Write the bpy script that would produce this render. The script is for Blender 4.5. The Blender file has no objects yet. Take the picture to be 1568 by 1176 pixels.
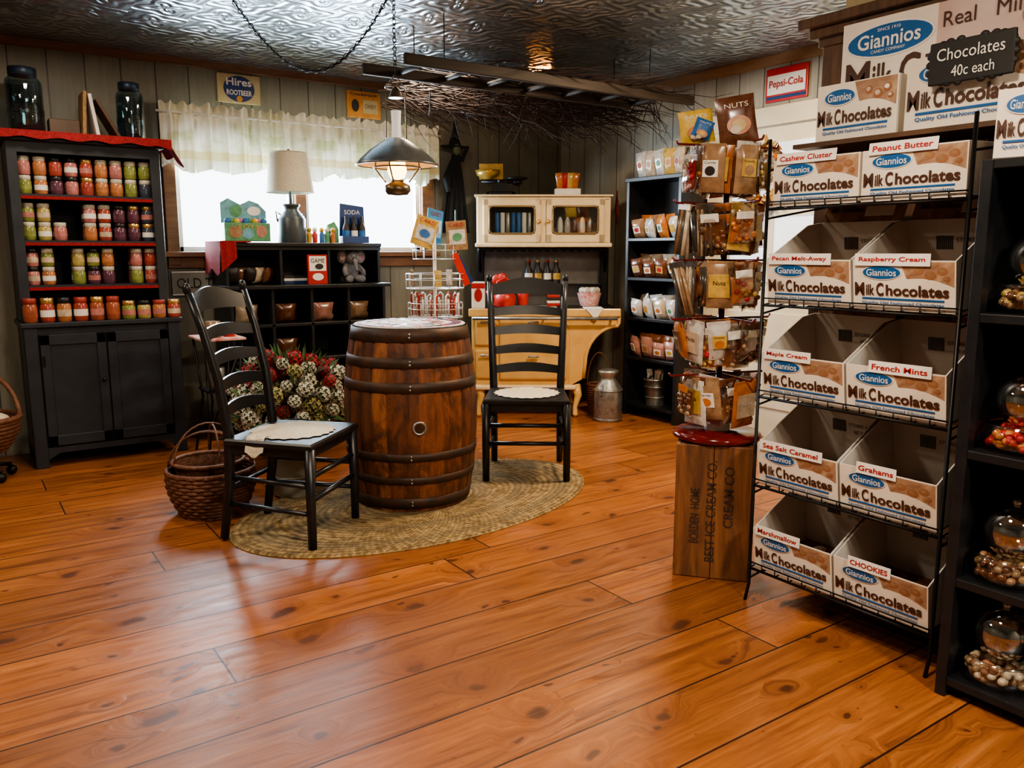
import bpy, bmesh, math, random
from mathutils import Matrix, Vector
random.seed(7)
R=math.radians; pi=math.pi
scene=bpy.context.scene

# ------------------------------------------------------------------ node helpers
def newmat(name):
    m=bpy.data.materials.new(name); m.use_nodes=True
    nt=m.node_tree; b=nt.nodes["Principled BSDF"]
    return m,nt,b
def setin(nt,sock,v):
    if isinstance(v,bpy.types.NodeSocket): nt.links.new(v,sock)
    else: sock.default_value=v
def mth(nt,op,a,b=0.0,c=None):
    n=nt.nodes.new("ShaderNodeMath"); n.operation=op
    setin(nt,n.inputs[0],a); setin(nt,n.inputs[1],b)
    if c is not None: setin(nt,n.inputs[2],c)
    return n.outputs[0]
def mixc(nt,f,a,b,mode='MIX'):
    n=nt.nodes.new("ShaderNodeMix"); n.data_type='RGBA'; n.blend_type=mode
    setin(nt,n.inputs[0],f); setin(nt,n.inputs[6],a); setin(nt,n.inputs[7],b)
    return n.outputs[2]
def c4(c): return (c[0],c[1],c[2],1.0)
def coords(nt,scale=(1,1,1)):
    tc=nt.nodes.new("ShaderNodeTexCoord"); mp=nt.nodes.new("ShaderNodeMapping")
    mp.inputs["Scale"].default_value=scale
    nt.links.new(tc.outputs["Object"],mp.inputs[0]); return mp.outputs[0]
def noise(nt,vec,scale,detail=4,rough=.55,dist=0):
    n=nt.nodes.new("ShaderNodeTexNoise"); nt.links.new(vec,n.inputs["Vector"])
    n.inputs["Scale"].default_value=scale; n.inputs["Detail"].default_value=detail
    n.inputs["Roughness"].default_value=rough; n.inputs["Distortion"].default_value=dist
    return n.outputs["Fac"]
def ramp(nt,f,stops):
    n=nt.nodes.new("ShaderNodeValToRGB"); nt.links.new(f,n.inputs[0])
    e=n.color_ramp.elements
    while len(e)<len(stops): e.new(.5)
    for i,(p,c) in enumerate(stops): e[i].position=p; e[i].color=c4(c)
    return n.outputs[0]
def smap(nt,v,a,b_,c,d):
    q=nt.nodes.new("ShaderNodeMapRange"); nt.links.new(v,q.inputs[0])
    for i,k in enumerate((a,b_,c,d)): q.inputs[i+1].default_value=k
    return q.outputs[0]
def bumpn(nt,b,h,strength,dist=.01):
    n=nt.nodes.new("ShaderNodeBump"); n.inputs["Strength"].default_value=strength
    n.inputs["Distance"].default_value=dist
    nt.links.new(h,n.inputs["Height"]); nt.links.new(n.outputs[0],b.inputs["Normal"])
def P(name,c,c2=None,scale=12,rough=.5,metal=0,bump=0,stretch=(1,1,1),emis=0,trans=0,alpha=1,dist=0,ecol=None,coat=0):
    m,nt,b=newmat(name)
    if c2 is None: c2=tuple(x*.82 for x in c)
    v=coords(nt,stretch); f=noise(nt,v,scale,4,.6,dist)
    col=ramp(nt,f,[(.32,c2),(.68,c)])
    nt.links.new(col,b.inputs["Base Color"])
    b.inputs["Roughness"].default_value=rough; b.inputs["Metallic"].default_value=metal
    if coat: b.inputs["Coat Weight"].default_value=coat; b.inputs["Coat Roughness"].default_value=.12
    if bump: bumpn(nt,b,f,bump)
    if emis:
        b.inputs["Emission Color"].default_value=c4(ecol or c); b.inputs["Emission Strength"].default_value=emis
    if trans: b.inputs["Transmission Weight"].default_value=trans; b.inputs["IOR"].default_value=1.35
    if alpha<1: b.inputs["Alpha"].default_value=alpha
    return m
def thin_glass(name,tint,refl=.10):
    m=bpy.data.materials.new(name); m.use_nodes=True; nt=m.node_tree; nt.nodes.clear()
    out=nt.nodes.new("ShaderNodeOutputMaterial"); t=nt.nodes.new("ShaderNodeBsdfTransparent"); g=nt.nodes.new("ShaderNodeBsdfGlossy")
    t.inputs[0].default_value=c4(tint); g.inputs[0].default_value=(1,1,1,1); g.inputs["Roughness"].default_value=.03
    lw=nt.nodes.new("ShaderNodeLayerWeight"); lw.inputs[0].default_value=.35
    f=mth(nt,'ADD',refl,mth(nt,'MULTIPLY',mth(nt,'POWER',lw.outputs["Facing"],2.5),.65))
    mx=nt.nodes.new("ShaderNodeMixShader"); nt.links.new(f,mx.inputs[0]); nt.links.new(t.outputs[0],mx.inputs[1]); nt.links.new(g.outputs[0],mx.inputs[2]); nt.links.new(mx.outputs[0],out.inputs[0])
    return m

# ------------------------------------------------------------------ mesh builder
_tc={}
def text_geo(s,bold=0.0):
    k=(s,bold)
    if k in _tc: return _tc[k]
    cu=bpy.data.curves.new("tmp","FONT"); cu.body=s; cu.size=1; cu.align_x='CENTER'; cu.align_y='CENTER'
    cu.resolution_u=3; cu.offset=bold
    ob=bpy.data.objects.new("tmp",cu); scene.collection.objects.link(ob)
    dg=bpy.context.evaluated_depsgraph_get(); dg.update()
    me=bpy.data.meshes.new_from_object(ob.evaluated_get(dg))
    vs=[v.co.copy() for v in me.vertices]; fs=[tuple(p.vertices) for p in me.polygons]
    bpy.data.objects.remove(ob); bpy.data.curves.remove(cu); bpy.data.meshes.remove(me)
    w=max(v.x for v in vs)-min(v.x for v in vs); h=max(v.y for v in vs)-min(v.y for v in vs)
    cx=(max(v.x for v in vs)+min(v.x for v in vs))/2; cy=(max(v.y for v in vs)+min(v.y for v in vs))/2
    vs=[((v.x-cx),(v.y-cy)) for v in vs]
    _tc[k]=(vs,fs,w,h); return _tc[k]
_bc={}
class M:
    def __init__(s): s.v=[];s.f=[];s.m=[];s.sm=[];s.mats=[];s.T=Matrix.Identity(4)
    def mi(s,mat):
        if mat not in s.mats: s.mats.append(mat)
        return s.mats.index(mat)
    def add(s,vs,fs,mat,smooth=False,mx=None):
        T=s.T@mx if mx is not None else s.T
        o=len(s.v)
        s.v+= [T@Vector(v) for v in vs]
        if callable(mat):
            s.f+=[tuple(i+o for i in f) for f in fs]
            s.m+=[s.mi(mat(k)) for k in range(len(fs))]; s.sm+=[smooth]*len(fs)
            return
        k=s.mi(mat)
        for f in fs: s.f.append(tuple(i+o for i in f)); s.m.append(k); s.sm.append(smooth)
    def box(s,c,d,mat,b=0,mx=None):
        k=(tuple(round(x,4) for x in d),b)
        if k not in _bc:
            bm=bmesh.new(); bmesh.ops.create_cube(bm,size=1)
            for v in bm.verts: v.co=Vector((v.co.x*d[0],v.co.y*d[1],v.co.z*d[2]))
            if b>0: bmesh.ops.bevel(bm,geom=list(bm.edges),offset=min(b,min(d)*.45),segments=2,profile=.5,affect='EDGES')
            bm.verts.index_update()
            _bc[k]=([v.co.copy() for v in bm.verts],[tuple(v.index for v in f.verts) for f in bm.faces]); bm.free()
        vs,fs=_bc[k]
        t=Matrix.Translation(c)
        if mx is not None: t=t@mx
        s.add(vs,fs,mat,False,t)
    def bb(s,x0,x1,y0,y1,z0,z1,mat,b=0):
        s.box(((x0+x1)/2,(y0+y1)/2,(z0+z1)/2),(abs(x1-x0),abs(y1-y0),abs(z1-z0)),mat,b)
    def grid(s,fn,nu,nv,mat,smooth=True,closeu=False):
        vs=[];fs=[]
        for j in range(nv+1):
            for i in range(nu if closeu else nu+1):
                vs.append(fn(i/nu,j/nv))
        w=nu if closeu else nu+1
        for j in range(nv):
            for i in range(nu):
                i2=(i+1)%w if closeu else i+1
                fs.append((j*w+i,j*w+i2,(j+1)*w+i2,(j+1)*w+i))
        s.add(vs,fs,mat,smooth)
    def lathe(s,prof,mat,c=(0,0,0),seg=24,smooth=True,mx=None,caps=True):
        vs=[];fs=[]
        for r,z in prof:
            for i in range(seg):
                a=2*pi*i/seg; vs.append((r*math.cos(a),r*math.sin(a),z))
        for j in range(len(prof)-1):
            for i in range(seg):
                i2=(i+1)%seg; fs.append((j*seg+i,j*seg+i2,(j+1)*seg+i2,(j+1)*seg+i))
        t=Matrix.Translation(c)
        if mx is not None: t=t@mx
        s.add(vs,fs,mat,smooth,t)
        if caps:
            cf=[]
            if prof[0][0]>1e-4: cf.append(tuple(range(seg))[::-1])
            if prof[-1][0]>1e-4: cf.append(tuple((len(prof)-1)*seg+i for i in range(seg)))
            if cf: s.add(vs,cf,mat if not callable(mat) else mat(0),False,t)
    def cyl(s,c,r,h,mat,seg=20,r2=None,mx=None):
        if r2 is None: r2=r
        e=min(r,r2,h)*.08
        s.lathe([(r-e,0),(r,e),(r2,h-e),(r2-e,h)],mat,c,seg,True,mx)
    def ell(s,c,r,mat,seg=14,ring=8,mx=None):
        if not isinstance(r,(tuple,list)): r=(r,r,r)
        vs=[];fs=[]
        for j in range(ring+1):
            p=pi*j/ring
            for i in range(seg):
                a=2*pi*i/seg; vs.append((r[0]*math.sin(p)*math.cos(a),r[1]*math.sin(p)*math.sin(a),-r[2]*math.cos(p)))
        for j in range(ring):
            for i in range(seg):
                i2=(i+1)%seg; fs.append((j*seg+i,j*seg+i2,(j+1)*seg+i2,(j+1)*seg+i))
        t=Matrix.Translation(c)
        if mx is not None: t=t@mx
        s.add(vs,fs,mat,True,t)
    def tube(s,pts,r,mat,seg=8,closed=False,flat=1.0):
        pts=[Vector(p) for p in pts]; n=len(pts)
        vs=[];fs=[]; up=None
        for k,p in enumerate(pts):
            if closed: d=(pts[(k+1)%n]-pts[k-1])
            else: d=(pts[min(k+1,n-1)]-pts[max(k-1,0)])
            d.normalize()
            if up is None:
                up=Vector((0,0,1)) if abs(d.z)<.9 else Vector((1,0,0))
            x=d.cross(up)
            if x.length<1e-5: x=d.orthogonal()
            x.normalize(); y=x.cross(d); y.normalize(); up=y
            rr=r[k] if isinstance(r,(list,tuple)) else r
            for i in range(seg):
                a=2*pi*i/seg; vs.append(p+x*rr*math.cos(a)+y*rr*flat*math.sin(a))
        m=n if closed else n-1
        for k in range(m):
            k2=(k+1)%n
            for i in range(seg):
                i2=(i+1)%seg; fs.append((k*seg+i,k*seg+i2,k2*seg+i2,k2*seg+i))
        if not closed:
            fs.append(tuple(range(seg))[::-1]); fs.append(tuple((n-1)*seg+i for i in range(seg)))
        s.add(vs,fs,mat,seg>4)
    def ring(s,c,rx,ry,r,mat,seg=24,ts=6,mx=None):
        o=s.T
        s.T=s.T@Matrix.Translation(c)@(mx if mx is not None else Matrix.Identity(4))
        s.tube([(rx*math.cos(2*pi*i/seg),ry*math.sin(2*pi*i/seg),0) for i in range(seg)],r,mat,ts,True)
        s.T=o
    def prism(s,poly,y0,y1,mat):   # poly in (x,z)
        n=len(poly); vs=[(x,y0,z) for x,z in poly]+[(x,y1,z) for x,z in poly]
        fs=[tuple(range(n)),tuple(range(2*n-1,n-1,-1))]+[(i,i+n,(i+1)%n+n,(i+1)%n) for i in range(n)]
        s.add(vs,fs,mat)
    def text(s,t,c,w,mat,h=None,bold=0.0,mx=None):
        vs,fs,tw,th=text_geo(t,bold)
        sx=w/tw; sy=(h/th) if h else sx
        T=Matrix.Translation(c)
        if mx is not None: T=T@mx
        s.add([(x*sx,0,y*sy) for x,y in vs],fs,mat,False,T)
    def disc(s,c,rx,rz,mat,seg=28):
        s.add([(rx*math.cos(2*pi*i/seg),0,rz*math.sin(2*pi*i/seg)) for i in range(seg)],[tuple(range(seg))],mat,False,Matrix.Translation(c))
    def pillow(s,w,h,t,mat,mx=None,n=6):
        def f(sg):
            vs=[]
            for j in range(n+1):
                for i in range(n+1):
                    u=2*i/n-1;v=2*j/n-1
                    y=sg*t/2*((1-u**4)*(1-abs(v)**3))**.6
                    vs.append((u*w/2*(1-.05*(1-v*v)),y,v*h/2))
            return vs
        fs=[(j*(n+1)+i,j*(n+1)+i+1,(j+1)*(n+1)+i+1,(j+1)*(n+1)+i) for j in range(n) for i in range(n)]
        s.add(f(-1),fs,mat,True,mx); s.add(f(1),[q[::-1] for q in fs],mat,True,mx)
    def obj(s,name,loc=(0,0,0),rz=0,parent=None):
        me=bpy.data.meshes.new(name); me.from_pydata([tuple(v) for v in s.v],[],s.f)
        for m in s.mats: me.materials.append(m)
        me.polygons.foreach_set("material_index",s.m); me.polygons.foreach_set("use_smooth",s.sm)
        me.update()
        o=bpy.data.objects.new(name,me); scene.collection.objects.link(o)
        o.location=loc; o.rotation_euler=(0,0,R(rz))
        if parent: o.parent=parent
        return o
def TR(x,y,z,rz=0,rx=0,ry=0):
    return Matrix.Translation((x,y,z))@Matrix.Rotation(R(rz),4,'Z')@Matrix.Rotation(R(rx),4,'X')@Matrix.Rotation(R(ry),4,'Y')

# ------------------------------------------------------------------ materials
black=P("black_paint",(.013,.014,.017),(.007,.008,.010),20,.36)
blackint=P("black_interior",(.010,.010,.011),None,20,.6)
bluebl=P("blueblack_paint",(.017,.021,.030),(.009,.012,.018),9,.45,bump=.1)
iron=P("black_iron",(.015,.014,.014),None,20,.4,.6)
steel=P("galvanised_steel",(.46,.47,.46),(.27,.28,.27),25,.38,.85,.05)
cream=P("cream_enamel",(.86,.72,.48),(.76,.60,.36),5,.2)
yellowen=P("yellow_enamel",(.76,.49,.19),(.62,.37,.12),5,.22)
white=P("white_paint",(.8,.79,.74),None,8,.5)
paper=P("white_paper",(.80,.78,.73),(.72,.69,.64),6,.6)
boxc=P("box_cream",(.81,.75,.66),(.72,.65,.56),4,.5)
boxw=P("box_inner",(.68,.65,.60),(.54,.51,.46),4,.75)
cardb=P("cardboard",(.34,.15,.07),(.24,.10,.045),8,.8)
choc=P("chocolate_print",(.17,.065,.035),(.48,.32,.21),13,.4,dist=.8)
chocd=P("chocolate_ink",(.055,.020,.012),(.075,.03,.018),20,.4)
navy=P("print_navy",(.01,.04,.16),None,8,.4)
oval=P("print_blue",(.010,.11,.34),None,8,.4)
red=P("red_cloth",(.32,.016,.02),(.15,.007,.011),90,.9,bump=.3)
redp=P("red_paint",(.5,.03,.02),None,10,.35)
dkred=P("mahogany_red",(.17,.014,.012),(.09,.006,.006),6,.15)
printr=P("print_red",(.42,.015,.015),None,10,.5)
dark=P("print_black",(.025,.018,.016),None,10,.5)
gold=P("gold_lid",(.75,.50,.2),None,10,.3,.8)
wooddk=P("dark_wood",(.13,.065,.03),(.05,.024,.012),3,.45,0,.1,(1,1,.12),dist=1)
woodmd=P("brown_wood",(.16,.085,.042),(.08,.04,.019),5,.5,0,.1,(6,6,.5),dist=1)
crate=P("crate_wood",(.24,.095,.034),(.07,.028,.012),2.4,.6,0,.3,(9,9,1.2),dist=.8)
wicker=P("wicker",(.20,.08,.04),(.08,.032,.018),60,.6,0,.5)
wickerl=P("wicker_tan",(.42,.25,.11),(.2,.11,.05),60,.7,0,.5)
hoop=P("hoop_steel",(.035,.027,.023),(.085,.038,.02),14,.55,.35,.15)
def stave_mat(c,seed):
    m,nt,b=newmat("oak_stave")
    v=coords(nt,(5,5,.9)); nt.nodes[-1].inputs["Location"].default_value=(seed*3.1,seed*1.7,seed*2.3)
    g=noise(nt,v,4.2,8,.72,.6)
    v2=coords(nt,(1.8,1.8,1.1)); nt.nodes[-1].inputs["Location"].default_value=(seed*5.1,seed,seed*.7)
    s=noise(nt,v2,4.5,6,.7,.5)
    col=ramp(nt,g,[(.30,tuple(x*.35 for x in c)),(.5,c),(.70,tuple(min(1,x*1.5) for x in c))])
    col=mixc(nt,smap(nt,s,.45,.62,0,.8),col,c4((.032,.013,.008)))
    nt.links.new(col,b.inputs["Base Color"]); b.inputs["Roughness"].default_value=.52
    bumpn(nt,b,g,.45); return m
staves=[stave_mat(c,i) for i,c in enumerate([(.22,.072,.023),(.16,.050,.017),(.28,.100,.033),(.10,.034,.013)])]
lace=P("lace",(.72,.64,.50),(.44,.37,.27),120,.9,0,.5)
doily=P("tabletop_cloth",(.72,.70,.69),(.50,.47,.47),45,.8)
glass=thin_glass("clear_glass",(.93,.95,.95),.10)
globe=thin_glass("globe_glass",(.88,.90,.90),.35)
blueglass=thin_glass("blue_glass",(.50,.62,.66),.10)
cols={}
def col(n,c,rough=.45,coat=0):
    if n not in cols: cols[n]=P("color_"+n,c,tuple(x*.6 for x in c),30,rough,coat=coat)
    return cols[n]
JC=[col("jam_red",(.40,.08,.06),.2),col("jam_pink",(.52,.21,.19),.2),col("jam_orange",(.52,.21,.09),.2),col("pickle_green",(.25,.29,.08),.2),col("jam_purple",(.13,.05,.08),.2),col("relish_yellow",(.46,.38,.13),.2),col("salsa",(.38,.11,.06),.2),col("jam_dark",(.06,.07,.10),.2)]
BC=[col("bag_orange",(.58,.20,.05),.25,.5),col("bag_brown",(.16,.06,.03),.25,.5),col("bag_cream",(.62,.50,.37),.25,.5),col("bag_tan",(.36,.22,.12),.25,.5),col("bag_yellow",(.64,.42,.11),.25,.5),col("bag_pink",(.50,.25,.20),.25,.5),col("bag_white",(.68,.65,.61),.25,.5),col("bag_smoke",(.10,.09,.08),.2,.5)]
blue=col("toy_blue",(.03,.16,.45)); green=col("toy_green",(.10,.32,.16)); yel=col("toy_yellow",(.70,.47,.07)); org=col("toy_orange",(.6,.2,.05)); grey=col("plush_grey",(.30,.29,.30),.95)

# floor
def floor_mat():
    m,nt,b=newmat("plank_floor")
    tc=nt.nodes.new("ShaderNodeTexCoord"); sp=nt.nodes.new("ShaderNodeSeparateXYZ"); nt.links.new(tc.outputs["Object"],sp.inputs[0])
    x,y=sp.outputs[0],sp.outputs[1]
    yy=mth(nt,'DIVIDE',y,.255); row=mth(nt,'FLOOR',yy)
    wn=nt.nodes.new("ShaderNodeTexWhiteNoise"); wn.noise_dimensions='1D'; nt.links.new(row,wn.inputs["W"])
    xo=mth(nt,'DIVIDE',mth(nt,'ADD',x,mth(nt,'MULTIPLY',wn.outputs[0],9.0)),2.6); seg=mth(nt,'FLOOR',xo)
    w2=nt.nodes.new("ShaderNodeTexWhiteNoise"); w2.noise_dimensions='1D'
    nt.links.new(mth(nt,'ADD',mth(nt,'MULTIPLY',row,13.71),mth(nt,'MULTIPLY',seg,3.13)),w2.inputs["W"]); rnd=w2.outputs[0]
    fy=mth(nt,'FRACT',yy); fx=mth(nt,'FRACT',xo)
    gy=mth(nt,'LESS_THAN',mth(nt,'MINIMUM',fy,mth(nt,'SUBTRACT',1.0,fy)),.0125)
    gx=mth(nt,'LESS_THAN',mth(nt,'MINIMUM',fx,mth(nt,'SUBTRACT',1.0,fx)),.0012)
    gap=mth(nt,'MAXIMUM',gy,gx)
    wob=noise(nt,coords(nt),3.0,4)
    def knots(scale,ox,oy,r0,r1,keep):
        cb2=nt.nodes.new("ShaderNodeCombineXYZ")
        nt.links.new(mth(nt,'ADD',mth(nt,'MULTIPLY',x,1.0),mth(nt,'ADD',mth(nt,'MULTIPLY',rnd,ox),mth(nt,'MULTIPLY',wob,.3))),cb2.inputs[0])
        nt.links.new(mth(nt,'ADD',mth(nt,'MULTIPLY',y,1.6),mth(nt,'ADD',mth(nt,'MULTIPLY',rnd,oy),mth(nt,'MULTIPLY',wob,.2))),cb2.inputs[1])
        vo=nt.nodes.new("ShaderNodeTexVoronoi"); vo.inputs["Scale"].default_value=scale; vo.voronoi_dimensions='2D'; nt.links.new(cb2.outputs[0],vo.inputs["Vector"])
        sc_=nt.nodes.new("ShaderNodeSeparateColor"); nt.links.new(vo.outputs["Color"],sc_.inputs[0])
        # each knot gets its own radius; many cells have none
        rad=mth(nt,'MULTIPLY',mth(nt,'SUBTRACT',sc_.outputs[0],keep),1.0/(1-keep))
        rad=mth(nt,'MAXIMUM',rad,0.0)
        d=mth(nt,'DIVIDE',vo.outputs["Distance"],mth(nt,'ADD',mth(nt,'MULTIPLY',rad,r1-r0),r0))
        on=mth(nt,'GREATER_THAN',sc_.outputs[0],keep)
        return mth(nt,'MULTIPLY',smap(nt,d,.55,1.0,1,0),on),mth(nt,'MULTIPLY',smap(nt,d,.8,3.6,1,0),on)
    k1,h1=knots(2.6,23.0,11.0,.05,.13,.45)
    k2,h2=knots(5.0,7.0,31.0,.04,.10,.80)
    kn=mth(nt,'MAXIMUM',k1,k2); halo=mth(nt,'MAXIMUM',h1,mth(nt,'MULTIPLY',h2,.6))
    cb=nt.nodes.new("ShaderNodeCombineXYZ")
    nt.links.new(mth(nt,'ADD',mth(nt,'MULTIPLY',x,.8),mth(nt,'MULTIPLY',rnd,40.0)),cb.inputs[0])
    nt.links.new(mth(nt,'ADD',mth(nt,'MULTIPLY',y,12.0),mth(nt,'MULTIPLY',halo,1.3)),cb.inputs[1]); nt.links.new(mth(nt,'MULTIPLY',rnd,17.0),cb.inputs[2])
    g=noise(nt,cb.outputs[0],1.7,9,.70,1.2)
    c=ramp(nt,g,[(.32,(.125,.038,.011)),(.45,(.27,.088,.023)),(.57,(.36,.125,.034)),(.72,(.46,.182,.056))])
    pr=mth(nt,'ADD',.64,mth(nt,'MULTIPLY',rnd,.52))
    cp=nt.nodes.new("ShaderNodeCombineColor")
    for i in range(3): nt.links.new(pr,cp.inputs[i])
    c=mixc(nt,1.0,c,cp.outputs[0],'MULTIPLY')
    c=mixc(nt,mth(nt,'MULTIPLY',halo,.5),c,c4((.17,.05,.014)))
    c=mixc(nt,mth(nt,'MULTIPLY',kn,.85),c,c4((.045,.014,.006)))
    ding=nt.nodes.new("ShaderNodeTexNoise"); ding.inputs["Scale"].default_value=26; ding.inputs["Detail"].default_value=2; nt.links.new(coords(nt,(1,1.7,1)),ding.inputs["Vector"])
    c=mixc(nt,smap(nt,ding.outputs["Fac"],.70,.74,0,.6),c,c4((.06,.02,.008)))
    big=noise(nt,coords(nt),1.5,5,.65)
    c=mixc(nt,smap(nt,big,.42,.72,0,.5),c,c4((.17,.052,.015)))
    c=mixc(nt,mth(nt,'MULTIPLY',gap,.95),c,c4((.014,.005,.003)))
    nt.links.new(c,b.inputs["Base Color"])
    sc=noise(nt,coords(nt,(1,3,1)),5,6,.7)
    nt.links.new(mth(nt,'ADD',.15,mth(nt,'MULTIPLY',sc,.42)),b.inputs["Roughness"])
    h=mth(nt,'SUBTRACT',mth(nt,'ADD',mth(nt,'MULTIPLY',g,.45),mth(nt,'MULTIPLY',sc,.3)),mth(nt,'MULTIPLY',gap,1.3))
    bumpn(nt,b,h,.4,.007)
    return m
def wall_mat(name,axis,c1,c2,pitch):
    m,nt,b=newmat(name)
    tc=nt.nodes.new("ShaderNodeTexCoord"); sp=nt.nodes.new("ShaderNodeSeparateXYZ"); nt.links.new(tc.outputs["Object"],sp.inputs[0])
    x=mth(nt,'DIVIDE',sp.outputs[axis],pitch)
    f=mth(nt,'FRACT',x); k=mth(nt,'FLOOR',x)
    wn=nt.nodes.new("ShaderNodeTexWhiteNoise"); wn.noise_dimensions='1D'; nt.links.new(k,wn.inputs["W"])
    e=mth(nt,'MINIMUM',f,mth(nt,'SUBTRACT',1.0,f)); g=mth(nt,'LESS_THAN',e,.022)
    n=noise(nt,coords(nt,(7,7,.8)),4,7,.7,.5)
    c=ramp(nt,n,[(.3,c2),(.7,c1)])
    c=mixc(nt,mth(nt,'MULTIPLY',wn.outputs[0],.35),c,c4(tuple(q*.55 for q in c1)))
    c=mixc(nt,mth(nt,'MULTIPLY',g,.85),c,c4(tuple(q*.12 for q in c1)))
    nt.links.new(c,b.inputs["Base Color"]); b.inputs["Roughness"].default_value=.45
    bumpn(nt,b,mth(nt,'SUBTRACT',mth(nt,'MULTIPLY',n,.2),g),.5,.01)
    return m
def tin_mat():
    m,nt,b=newmat("pressed_tin")
    tc=nt.nodes.new("ShaderNodeTexCoord"); sp=nt.nodes.new("ShaderNodeSeparateXYZ"); nt.links.new(tc.outputs["Object"],sp.inputs[0])
    t=.305
    fx=mth(nt,'SUBTRACT',mth(nt,'FRACT',mth(nt,'DIVIDE',sp.outputs[0],t)),.5)
    fy=mth(nt,'SUBTRACT',mth(nt,'FRACT',mth(nt,'DIVIDE',sp.outputs[1],t)),.5)
    ax=mth(nt,'ABSOLUTE',fx); ay=mth(nt,'ABSOLUTE',fy)
    rr=mth(nt,'SQRT',mth(nt,'ADD',mth(nt,'MULTIPLY',fx,fx),mth(nt,'MULTIPLY',fy,fy)))
    ang=mth(nt,'ARCTAN2',fy,fx)
    sw=mth(nt,'SINE',mth(nt,'ADD',mth(nt,'MULTIPLY',rr,26.0),mth(nt,'MULTIPLY',mth(nt,'SINE',mth(nt,'MULTIPLY',ang,4.0)),2.4)))
    edge=mth(nt,'GREATER_THAN',mth(nt,'MAXIMUM',ax,ay),.465)
    n=noise(nt,coords(nt),3.5,2)
    h=mth(nt,'ADD',mth(nt,'MULTIPLY',sw,.5),mth(nt,'MULTIPLY',edge,1.2))
    h=mth(nt,'ADD',h,mth(nt,'MULTIPLY',n,.6))
    c=ramp(nt,n,[(.3,(.31,.38,.44)),(.7,(.53,.62,.69))])
    nt.links.new(c,b.inputs["Base Color"]); b.inputs["Metallic"].default_value=.9; b.inputs["Roughness"].default_value=.27
    bumpn(nt,b,h,.55,.011)
    return m
def rug_mat():
    m,nt,b=newmat("braided_rug")
    tc=nt.nodes.new("ShaderNodeTexCoord"); sp=nt.nodes.new("ShaderNodeSeparateXYZ"); nt.links.new(tc.outputs["Object"],sp.inputs[0])
    x=mth(nt,'DIVIDE',sp.outputs[0],1.0); y=mth(nt,'DIVIDE',sp.outputs[1],.60)
    r=mth(nt,'SQRT',mth(nt,'ADD',mth(nt,'MULTIPLY',x,x),mth(nt,'MULTIPLY',y,y)))
    a=mth(nt,'ARCTAN2',y,x)
    s=mth(nt,'SINE',mth(nt,'MULTIPLY',r,170.0))
    s2=mth(nt,'SINE',mth(nt,'ADD',mth(nt,'MULTIPLY',a,170.0),mth(nt,'MULTIPLY',r,85.0)))
    n=noise(nt,coords(nt),34,3)
    c=ramp(nt,n,[(.35,(.17,.105,.042)),(.65,(.42,.29,.13))])
    rr=mth(nt,'GREATER_THAN',mth(nt,'SINE',mth(nt,'MULTIPLY',r,24.0)),.35)
    c=mixc(nt,mth(nt,'MULTIPLY',rr,.45),c,c4((.15,.12,.07)))
    hh=mth(nt,'ADD',s,mth(nt,'MULTIPLY',s2,.6))
    c=mixc(nt,mth(nt,'MULTIPLY',mth(nt,'LESS_THAN',hh,-.6),.6),c,c4((.06,.04,.018)))
    nt.links.new(c,b.inputs["Base Color"]); b.inputs["Roughness"].default_value=.9
    bumpn(nt,b,hh,.6,.007); return m
def cloth_mat():
    m,nt,b=newmat("valance_cotton")
    tc=nt.nodes.new("ShaderNodeTexCoord"); sp=nt.nodes.new("ShaderNodeSeparateXYZ"); nt.links.new(tc.outputs["Object"],sp.inputs[0])
    z=sp.outputs[2]; n=noise(nt,coords(nt),6,3)
    band=mth(nt,'LESS_THAN',mth(nt,'ABSOLUTE',mth(nt,'SUBTRACT',z,.085)),.028)
    band2=mth(nt,'LESS_THAN',mth(nt,'ABSOLUTE',mth(nt,'SUBTRACT',z,.21)),.035)
    c=ramp(nt,n,[(.42,(.78,.76,.66)),(.6,(.62,.62,.44))])
    c=mixc(nt,mth(nt,'MULTIPLY',band,.65),c,c4((.58,.45,.18)))
    c=mixc(nt,mth(nt,'MULTIPLY',mth(nt,'MULTIPLY',band2,smap(nt,n,.45,.55,0,1)),.5),c,c4((.42,.46,.22)))
    nt.links.new(c,b.inputs["Base Color"]); b.inputs["Roughness"].default_value=.95
    tr=nt.nodes.new("ShaderNodeBsdfTranslucent"); nt.links.new(c,tr.inputs[0])
    mx=nt.nodes.new("ShaderNodeMixShader"); mx.inputs[0].default_value=.035
    out=nt.nodes["Material Output"]
    nt.links.new(b.outputs[0],mx.inputs[1]); nt.links.new(tr.outputs[0],mx.inputs[2]); nt.links.new(mx.outputs[0],out.inputs[0])
    return m
FL=floor_mat(); TIN=tin_mat()
WW=wall_mat("wall_boards",0,(.24,.23,.18),(.165,.16,.125),.205)
WR=wall_mat("wall_boards_side",1,(.40,.37,.29),(.30,.28,.215),.205)
trimw=P("trim_wood",(.20,.09,.04),(.11,.045,.02),5,.45,stretch=(1,6,6))

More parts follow.
